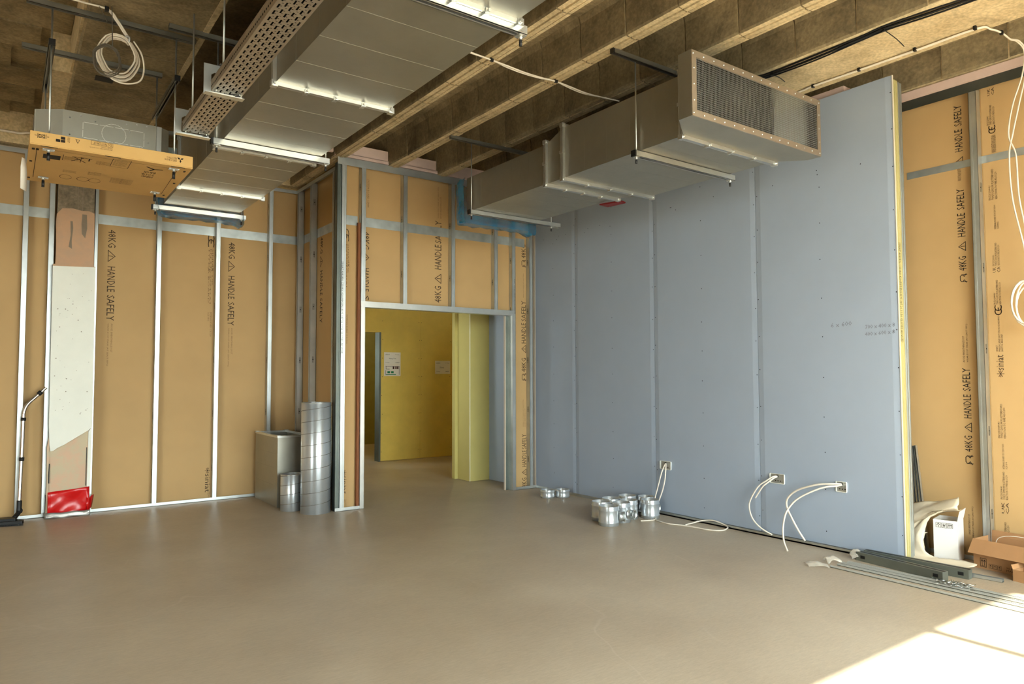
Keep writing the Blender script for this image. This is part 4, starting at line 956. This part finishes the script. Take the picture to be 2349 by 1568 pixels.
fitting(4.890,4.885,.086,.175,'round fitting in the middle of the front row without a branch')
fitting(5.068,4.775,.086,.175,'round fitting at the right of the front row beside the white cable')
fitting(4.625,4.985,.088,.175,'round fitting behind the front left one')
fitting(4.825,5.055,.090,.175,'round fitting in the back row left of centre')
fitting(5.065,5.075,.088,.175,'round fitting in the back row near the blue wall')
fitting(5.175,4.925,.082,.175,'rightmost round fitting with a damper branch touching the blue wall',(.2,-1))
fitting(4.985,6.245,.078,.088,'left one of the two low round collars by the blue wall',group='low round collars by the door')
fitting(5.135,6.165,.078,.088,'right one of the two low round collars by the blue wall',group='low round collars by the door')

# ---------- socket boxes and their cables on the blue wall
def socket(y, z, wdt, lab):
    t = thing('back_box', (5.29, y, z), lab, 'socket box', 'socket back boxes in the blue wall')
    w2, h2 = wdt/2, .037
    MB().box(5.2935,5.2965,y-w2,y+w2,z-h2,z+h2).build('recess_plate', 'galvanised', t)
    mb = MB(); mb.box(5.286,5.2965,y-w2-.004,y-w2,z-h2,z+h2); mb.box(5.286,5.2965,y+w2,y+w2+.004,z-h2,z+h2); mb.box(5.286,5.2965,y-w2,y+w2,z-h2-.004,z-h2); mb.box(5.288,5.2965,y-w2,y+w2,z+h2,z+h2+.003)
    mb.build('ragged_edge', 'paint_white', t)
    MB().lathe((5.293,y,z+.02), [(.012,0),(.012,.004),(.006,.004),(.006,0)], 14, A=Yp, B=Zp, D=Xm, close=True).build('grommet', 'black_plastic', t)
    mb = MB()
    for k in range(3): mb.box(5.2925,5.2935,y+.01-k*.022,y+.02-k*.022,z-.022,z-.014)
    mb.build('knockouts', 'dark', t)
socket(4.775, .482, .135, 'metal socket box in the blue wall above the round fittings')
socket(3.543, .495, .130, 'middle metal socket box in the blue wall with two short cables')
socket(2.983, .497, .080, 'rightmost metal socket box in the blue wall near its open edge')
r = .0062
cable('socket_cable', [(5.292,4.775,.50),(5.25,4.76,.47),(5.215,4.765,.40),(5.20,4.80,.26),(5.19,4.83,.15),(5.18,4.835,.05),(5.13,4.79,.008),(5.02,4.685,.007),(4.971,4.478,.007),(5.02,4.333,.007),(5.045,4.2,.007),(5.053,4.098,.007),(5.10,4.01,.007),(5.18,3.99,.009),(5.262,4.04,.02),(5.263,4.18,.045),(5.24,4.29,.03),(5.13,4.33,.012),(5.05,4.33,.008)], r, 'cable_white', 'white cable dropping from the left socket box and looping on the floor', group='white socket cables')
cable('socket_cable', [(5.292,4.77,.50),(5.255,4.74,.46),(5.225,4.725,.36),(5.205,4.74,.25),(5.19,4.78,.14),(5.15,4.80,.05),(5.04,4.68,.010),(4.95,4.66,.007),(4.86,4.70,.007)], r, 'cable_white', 'shorter white cable from the left socket box ending by the fittings', group='white socket cables')
cable('socket_cable', [(5.292,3.543,.515),(5.25,3.56,.51),(5.22,3.60,.475),(5.20,3.665,.42),(5.19,3.735,.303),(5.19,3.748,.227),(5.20,3.722,.14),(5.215,3.655,.075),(5.245,3.57,.03)], r, 'cable_white', 'long white cable curving from the middle socket box towards the floor', group='white socket cables')
cable('socket_cable', [(5.292,3.543,.510),(5.25,3.552,.498),(5.215,3.58,.465),(5.20,3.618,.429),(5.195,3.66,.369),(5.195,3.69,.324)], r, 'cable_white', 'short white cable stub hanging from the middle socket box', group='white socket cables')
cable('socket_cable', [(5.292,2.983,.517),(5.23,3.02,.52),(5.20,3.10,.51),(5.185,3.18,.487),(5.18,3.29,.441),(5.18,3.372,.372),(5.19,3.392,.298),(5.21,3.365,.212),(5.23,3.32,.115),(5.245,3.27,.035)], r*1.25, 'cable_white', 'thicker white cable bowing left from the right socket box', group='white socket cables')
cable('socket_cable', [(5.292,2.980,.510),(5.20,2.975,.512),(5.14,3.02,.505),(5.11,3.095,.473),(5.08,3.205,.406),(5.06,3.265,.345),(5.03,3.30,.268),(5.0,3.305,.16),(4.97,3.28,.07),(4.94,3.23,.007)], r*1.15, 'cable_white', 'white cable from the right socket box reaching out over the floor', group='white socket cables')

# ---------- notices on the yellow wall
def notice(x0, x1, z0, z1, lab, plan=False, title=''):
    o = MB().box(x0,x1,10.4165,10.4185,z0,z1).build('notice', 'paper', label=lab, cat='notice', group='paper notices on the yellow wall')
    mb = MB(); W_, H_ = x1-x0, z1-z0; y = 10.4155
    if not plan:
        for wd, ax, az, L_, H2 in (('ORIENT',.06,.78,.28,.08),('TP Holdings',.66,.78,.26,.07),(title,.30,.42,.42 if len(title) > 5 else .28,.15),('TP Holdings',.08,.14,.24,.07),('ORIENT',.66,.14,.28,.08)):
            m2 = MB(); text(m2, wd, (x0+ax*W_,y,z0+az*H_), Xp, Zp, L_*W_, H2*H_); m2.build('printed_word', 'ink_black', o)
        return
    else:
        strokes(mb, [[(.1,.88),(.92,.88),(.92,.12)],[(.12,.88),(.12,.62),(.32,.62)],[(.1,.5),(.1,.12)]], .006, (x0,y,z0), Xp, Zp, W_, H_)
        for a, b, c, d, mi in ((.52,.62,.62,.85,1),(.68,.76,.62,.85,1),(.79,.87,.62,.85,1),(.2,.36,.25,.43,2),(.42,.58,.25,.43,2),(.12,.72,.1,.17,2)):
            mb.quad((x0+a*W_,y,z0+c*H_),(x0+b*W_,y,z0+c*H_),(x0+b*W_,y,z0+d*H_),(x0+a*W_,y,z0+d*H_), mi=mi)
    mb.build('print', ['ink_black','maroon_print','green_print'], o)
notice(4.962,5.255,1.545,1.745,'white notice reading Hang Out on the yellow wall',title='Hang Out')
notice(4.962,5.255,1.362,1.543,'room plan sheet with green and maroon blocks below the Hang Out notice',plan=True)
notice(5.902,6.195,1.397,1.617,'white notice reading Store on the right of the yellow wall',title='Store')

# ---------- metal lengths on the floor
def csec(mb, p0, p1, wdt, h, t=.003, flip=False):
    p0, p1 = Vector(p0), Vector(p1); A = (p1-p0).normalized(); B = Zp.cross(A); L = (p1-p0).length
    mb.fbox(p0, A, B, Zp, 0, L, -wdt/2, wdt/2, 0, t, 1); mb.fbox(p0, A, B, Zp, 0, L, -wdt/2, -wdt/2+t, t, h); mb.fbox(p0, A, B, Zp, 0, L, wdt/2-t, wdt/2, t, h)  # base in a darker metal, painted shade between the flanges
    return mb
def heavy(p0, p1, lab):
    p0, p1 = Vector(p0), Vector(p1); A = (p1-p0).normalized(); B = Zp.cross(A); L = (p1-p0).length
    t = thing('steel_channel', p0, lab, 'steel channel', 'dark steel channels on the floor')
    mb = MB(); f = lambda *a, mi=0: mb.fbox(p0, A, B, Zp, *a, mi)
    f(0,L,-.031,.031,.058,.062); f(0,L,-.031,-.027,0,.058); f(0,L,.027,.031,0,.058); f(0,.004,-.027,.027,0,.058); f(L-.004,L,-.027,.027,0,.058)
    mb.build('profile', 'channel_steel', t)
    mb = MB(); f(.0,L,-.012,.012,.062,.0625)
    for a in (.03, L-.07): f(a,a+.035,-.0318,-.031,.02,.042); f(a,a+.035,.031,.0318,.02,.042)
    mb.build('slots', 'dark', t)
heavy((5.085,2.165,0),(5.165,2.79,0),'nearer dark steel channel with slotted ends lying by the blue wall')
heavy((5.275,2.09,0),(5.245,2.78,0),'farther dark steel channel lying between its twin and the blue wall')
csec(MB(), (5.36,1.93,0), (5.31,2.45,0), .035, .022).build('track_offcut', ['galvanised','rail_metal'], label='short thin galvanised track offcut beside the dark channels', cat='metal track', group='long metal tracks on the floor')
for i, (a, b, lab) in enumerate((((4.765,1.35,0),(4.80,2.80,0),'outermost long thin metal track lying on the floor towards the sun'),((4.875,1.30,0),(4.895,2.80,0),'second long thin metal track from the left on the floor'),((4.965,1.30,0),(4.955,2.80,0),'third long metal track lying among the floor tracks'),((5.045,1.30,0),(5.01,2.79,0),'long metal track lying nearest the dark channels'))):
    csec(MB(), a, b, (.014,.022,.026,.022)[i], .013, t=.0045).build('metal_track', ['track_metal','stud_dark'], label=lab, cat='metal track', group='long metal tracks on the floor')
mb = MB()
for k in range(90):
    x = 4.97+random.gauss(0,.03); y = 2.06+random.gauss(0,.05); a = random.random()*6.28; d = Vector((math.cos(a),math.sin(a),random.uniform(-.1,.3))); p = Vector((x,y,.024+.01*random.random()))
    mb.tube([p, p+d*.03], [.0022,.0012], 5, mi=k%2)
mb.build('screw_pile', ['galvanised_bright','stud_dark'], label='small heap of loose screws lying on the long tracks', cat='screws', kind='stuff')

# ---------- leaning tracks behind the blue partition
for i in range(4):
    top = Vector((5.80, 2.690-.013*i, .80+.004*i)); bot = Vector((5.73, 2.640-.031*i, 0))
    A = (top-bot).normalized(); B = A.cross(Yp).normalized(); D = A.cross(B); L = (top-bot).length
    mb = MB(); mb.fbox(bot, A, B, D, 0, L, 0, .03, -.006, -.004); mb.fbox(bot, A, B, D, 0, L, 0, .002, -.004, .004); mb.fbox(bot, A, B, D, 0, L, 0, .03, .004, .006)
    mb.build('leaning_track', 'galvanised', label=['leftmost short track leaning in the corner behind the blue wall edge','second short track leaning behind the blue wall edge','third short track leaning behind the blue wall edge','rightmost short track leaning behind the blue wall edge'][i], cat='metal track', group='short tracks leaning on the brown wall')

# ---------- white box, plastic sheet, cardboard cartons
def carton(name, base, A, wdt, dpt, h, m, label, group=None, flaps=(), fl=.12):
    base = Vector(base); A = Vector(A).normalized(); B = Zp.cross(A); t = .004
    o = thing(name, base, label, 'carton', group)
    mb = MB(); f = lambda *a: mb.fbox(base, A, B, Zp, *a)
    f(0,wdt,0,dpt,0,t); f(0,wdt,0,t,t,h); f(0,wdt,dpt-t,dpt,t,h); f(0,t,t,dpt-t,t,h); f(wdt-t,wdt,t,dpt-t,t,h)
    body = mb.build('body', m, o)
    for (side, ang, ln) in flaps:
        ca, sa = math.cos(math.radians(ang)), math.sin(math.radians(ang))
        mb = MB()
        if side == 'front': hinge, along, out = base+Zp*h, A*wdt, -B
        elif side == 'back': hinge, along, out = base+B*dpt+Zp*h, A*wdt, B
        elif side == 'left': hinge, along, out = base+Zp*h, B*dpt, -A
        else: hinge, along, out = base+A*wdt+Zp*h, B*dpt, A
        d = (out*ca+Zp*sa)*ln
        mb.grid([[hinge, hinge+along],[hinge+d, hinge+along+d]], sm=False); mb.build('flap', m, o, thick=t)
    return o, body, base, A, B
# front of the white box faces the room (-X); A runs towards -Y
o, body, b0_, A, B = carton('white_box', (5.595,2.455,0), (.20,-1,0), .155, .20, .30, 'card_white', 'tall open white cardboard box standing in the corner recess', flaps=(('right',78,.075),))
mb = MB()
n_ = -B*.0012
for k in range(3):
    O = b0_+A*(.018+k*.037)+Zp*.245+n_
    strokes(mb, [[(0,0),(1,0),(1,1),(0,1),(0,0)]], .0022, O, A, Zp, .032, .034)
    strokes(mb, [[[(.2,.5),(.5,.85),(.8,.5)],[(.5,.5),(.5,.15)]],[[(.3,.2),(.3,.8)],[(.6,.2),(.7,.8)],[(.3,.5),(.6,.5)]],[[(.3,.2),(.3,.8)],[(.7,.2),(.7,.8)],[(.2,.65),(.3,.8),(.4,.65)],[(.6,.65),(.7,.8),(.8,.65)]]][k], .0035, O, A, Zp, .032, .034)
mb.build('printed_symbols', 'ink_black', body)
# crumpled polythene draped over and beside the white box
def sheet(name, ctrl, m, label, k=5, amp=.01, seed=1, cat='plastic sheet', thick=.0015, group=None):
    rnd = random.Random(seed); rows = [spline(r_, k) for r_ in ctrl]
    cols_ = list(zip(*rows)); g = [spline(c, k) for c in cols_]
    g2 = []
    for i, c in enumerate(g):
        g2.append([p+Vector((math.sin(i*.9+j*.37+seed),math.sin(i*1.3-j*.5+seed*2),math.sin(i*.7+j*.81+seed*3)))*amp*(.5+rnd.random()) for j, p in enumerate(c)])
    return MB().grid(g2).build(name, m, label=label, cat=cat, thick=thick, group=group)
sheet('plastic_sheet', [[(5.52,2.80,.30),(5.60,2.62,.38),(5.62,2.45,.43),(5.63,2.29,.475)],[(5.50,2.80,.24),(5.55,2.62,.31),(5.56,2.44,.40),(5.56,2.265,.455)],[(5.56,2.80,.16),(5.56,2.64,.22),(5.53,2.46,.355),(5.53,2.255,.405)],[(5.60,2.80,.12),(5.62,2.62,.17),(5.62,2.46,.33),(5.60,2.27,.395)]], 'film_sheet', 'roll of creased polythene lying across the top of the white box', amp=.008, seed=3)
sheet('plastic_sheet', [[(5.56,2.28,.42),(5.55,2.33,.40),(5.54,2.38,.37)],[(5.53,2.43,.33),(5.52,2.48,.30),(5.52,2.53,.27)],[(5.50,2.49,.18),(5.49,2.55,.17),(5.49,2.61,.14)],[(5.50,2.46,.065),(5.47,2.54,.05),(5.46,2.64,.03)],[(5.53,2.32,.045),(5.46,2.42,.02),(5.43,2.57,.012)],[(5.53,2.15,.045),(5.46,2.19,.02),(5.41,2.36,.012)]], 'film_sheet', 'white polythene tail draped down in front of the white box to the floor', amp=.007, seed=5)
sheet('plastic_sheet', [[(5.56,2.82,.20),(5.58,2.66,.21),(5.60,2.5,.20)],[(5.52,2.82,.10),(5.53,2.66,.13),(5.55,2.49,.12)],[(5.50,2.82,.02),(5.50,2.66,.03),(5.52,2.5,.02)]], 'film_sheet', 'lower heap of polythene behind the edge of the blue wall', amp=.012, seed=8)
o, body, b0_, A, B = carton('cardboard_box', (5.625,2.205,0), (-.10,-1,0), .62, .22, .20, 'card_brown', 'open brown cardboard box with a folded out flap at the right edge', flaps=(('front',-50,.115),('back',80,.04)))
mb = MB(); n_ = -B*.0012
O = b0_+A*.045+Zp*.015+n_; strokes(mb, [[(0,0),(1,0),(1,1),(0,1),(0,0)],[(.3,.2),(.3,.85)],[(.7,.2),(.7,.85)],[(.15,.65),(.3,.85),(.45,.65)],[(.55,.65),(.7,.85),(.85,.65)],[(.15,.12),(.85,.12)]], .003, O, A, Zp, .038, .058)
for k in range(3):
    O = b0_+A*(.10+k*.028)+Zp*.015+n_; strokes(mb, [[(0,0),(1,0),(1,1),(0,1),(0,0)],[(.5,.2),(.5,.8)],[(.25,.55),(.5,.8),(.75,.55)]], .002, O, A, Zp, .022, .028)
text(mb, '90 KG\nMAX', b0_+A*.21+Zp*.015+n_, A, Zp, .06, .03)
mb.build('printed_symbols', 'ink_black', body)
cable('wire', [(5.72,2.10,.05),(5.71,2.09,.19),(5.70,2.03,.235),(5.70,1.93,.245),(5.70,1.85,.23),(5.71,1.80,.10)], .0025, 'cable_white', 'thin pale wire arching out of the open cardboard box', cat='wire')
carton('cardboard_box', (5.45,1.905,0), (-.15,-1,0), .3, .12, .075, 'card_brown', 'second brown cardboard box cut off by the right edge of the view', flaps=(('left',70,.03),))

# ---------- plastic scraps
sheet('plastic_scrap', [[(5.09,2.80,.004),(5.13,2.84,.05),(5.17,2.86,.004)],[(5.13,2.77,.035),(5.17,2.80,.075),(5.21,2.83,.03)],[(5.17,2.745,.004),(5.20,2.77,.045),(5.24,2.80,.004)]], 'clear_film', 'crumpled clear plastic scrap at the end of the dark channels', cat='plastic scrap', seed=11, amp=.005, group='clear plastic scraps on the floor')
sheet('plastic_scrap', [[(4.87,2.86,.004),(4.90,2.90,.035),(4.93,2.94,.004)],[(4.92,2.84,.02),(4.95,2.87,.045),(4.97,2.91,.012)],[(4.97,2.80,.003),(4.99,2.84,.014),(5.0,2.88,.003)]], 'clear_film', 'crumpled clear plastic scrap lying nearer the socket cable', cat='plastic scrap', seed=12, amp=.005, group='clear plastic scraps on the floor')
sheet('plastic_scrap', [[(4.66,2.88,.004),(4.70,2.93,.02),(4.74,2.97,.004)],[(4.72,2.84,.015),(4.76,2.88,.03),(4.79,2.92,.008)],[(4.76,2.78,.003),(4.80,2.82,.012),(4.84,2.87,.003)]], 'clear_film', 'flattened clear plastic scrap farthest out on the floor', cat='plastic scrap', seed=13, amp=.004, group='clear plastic scraps on the floor')
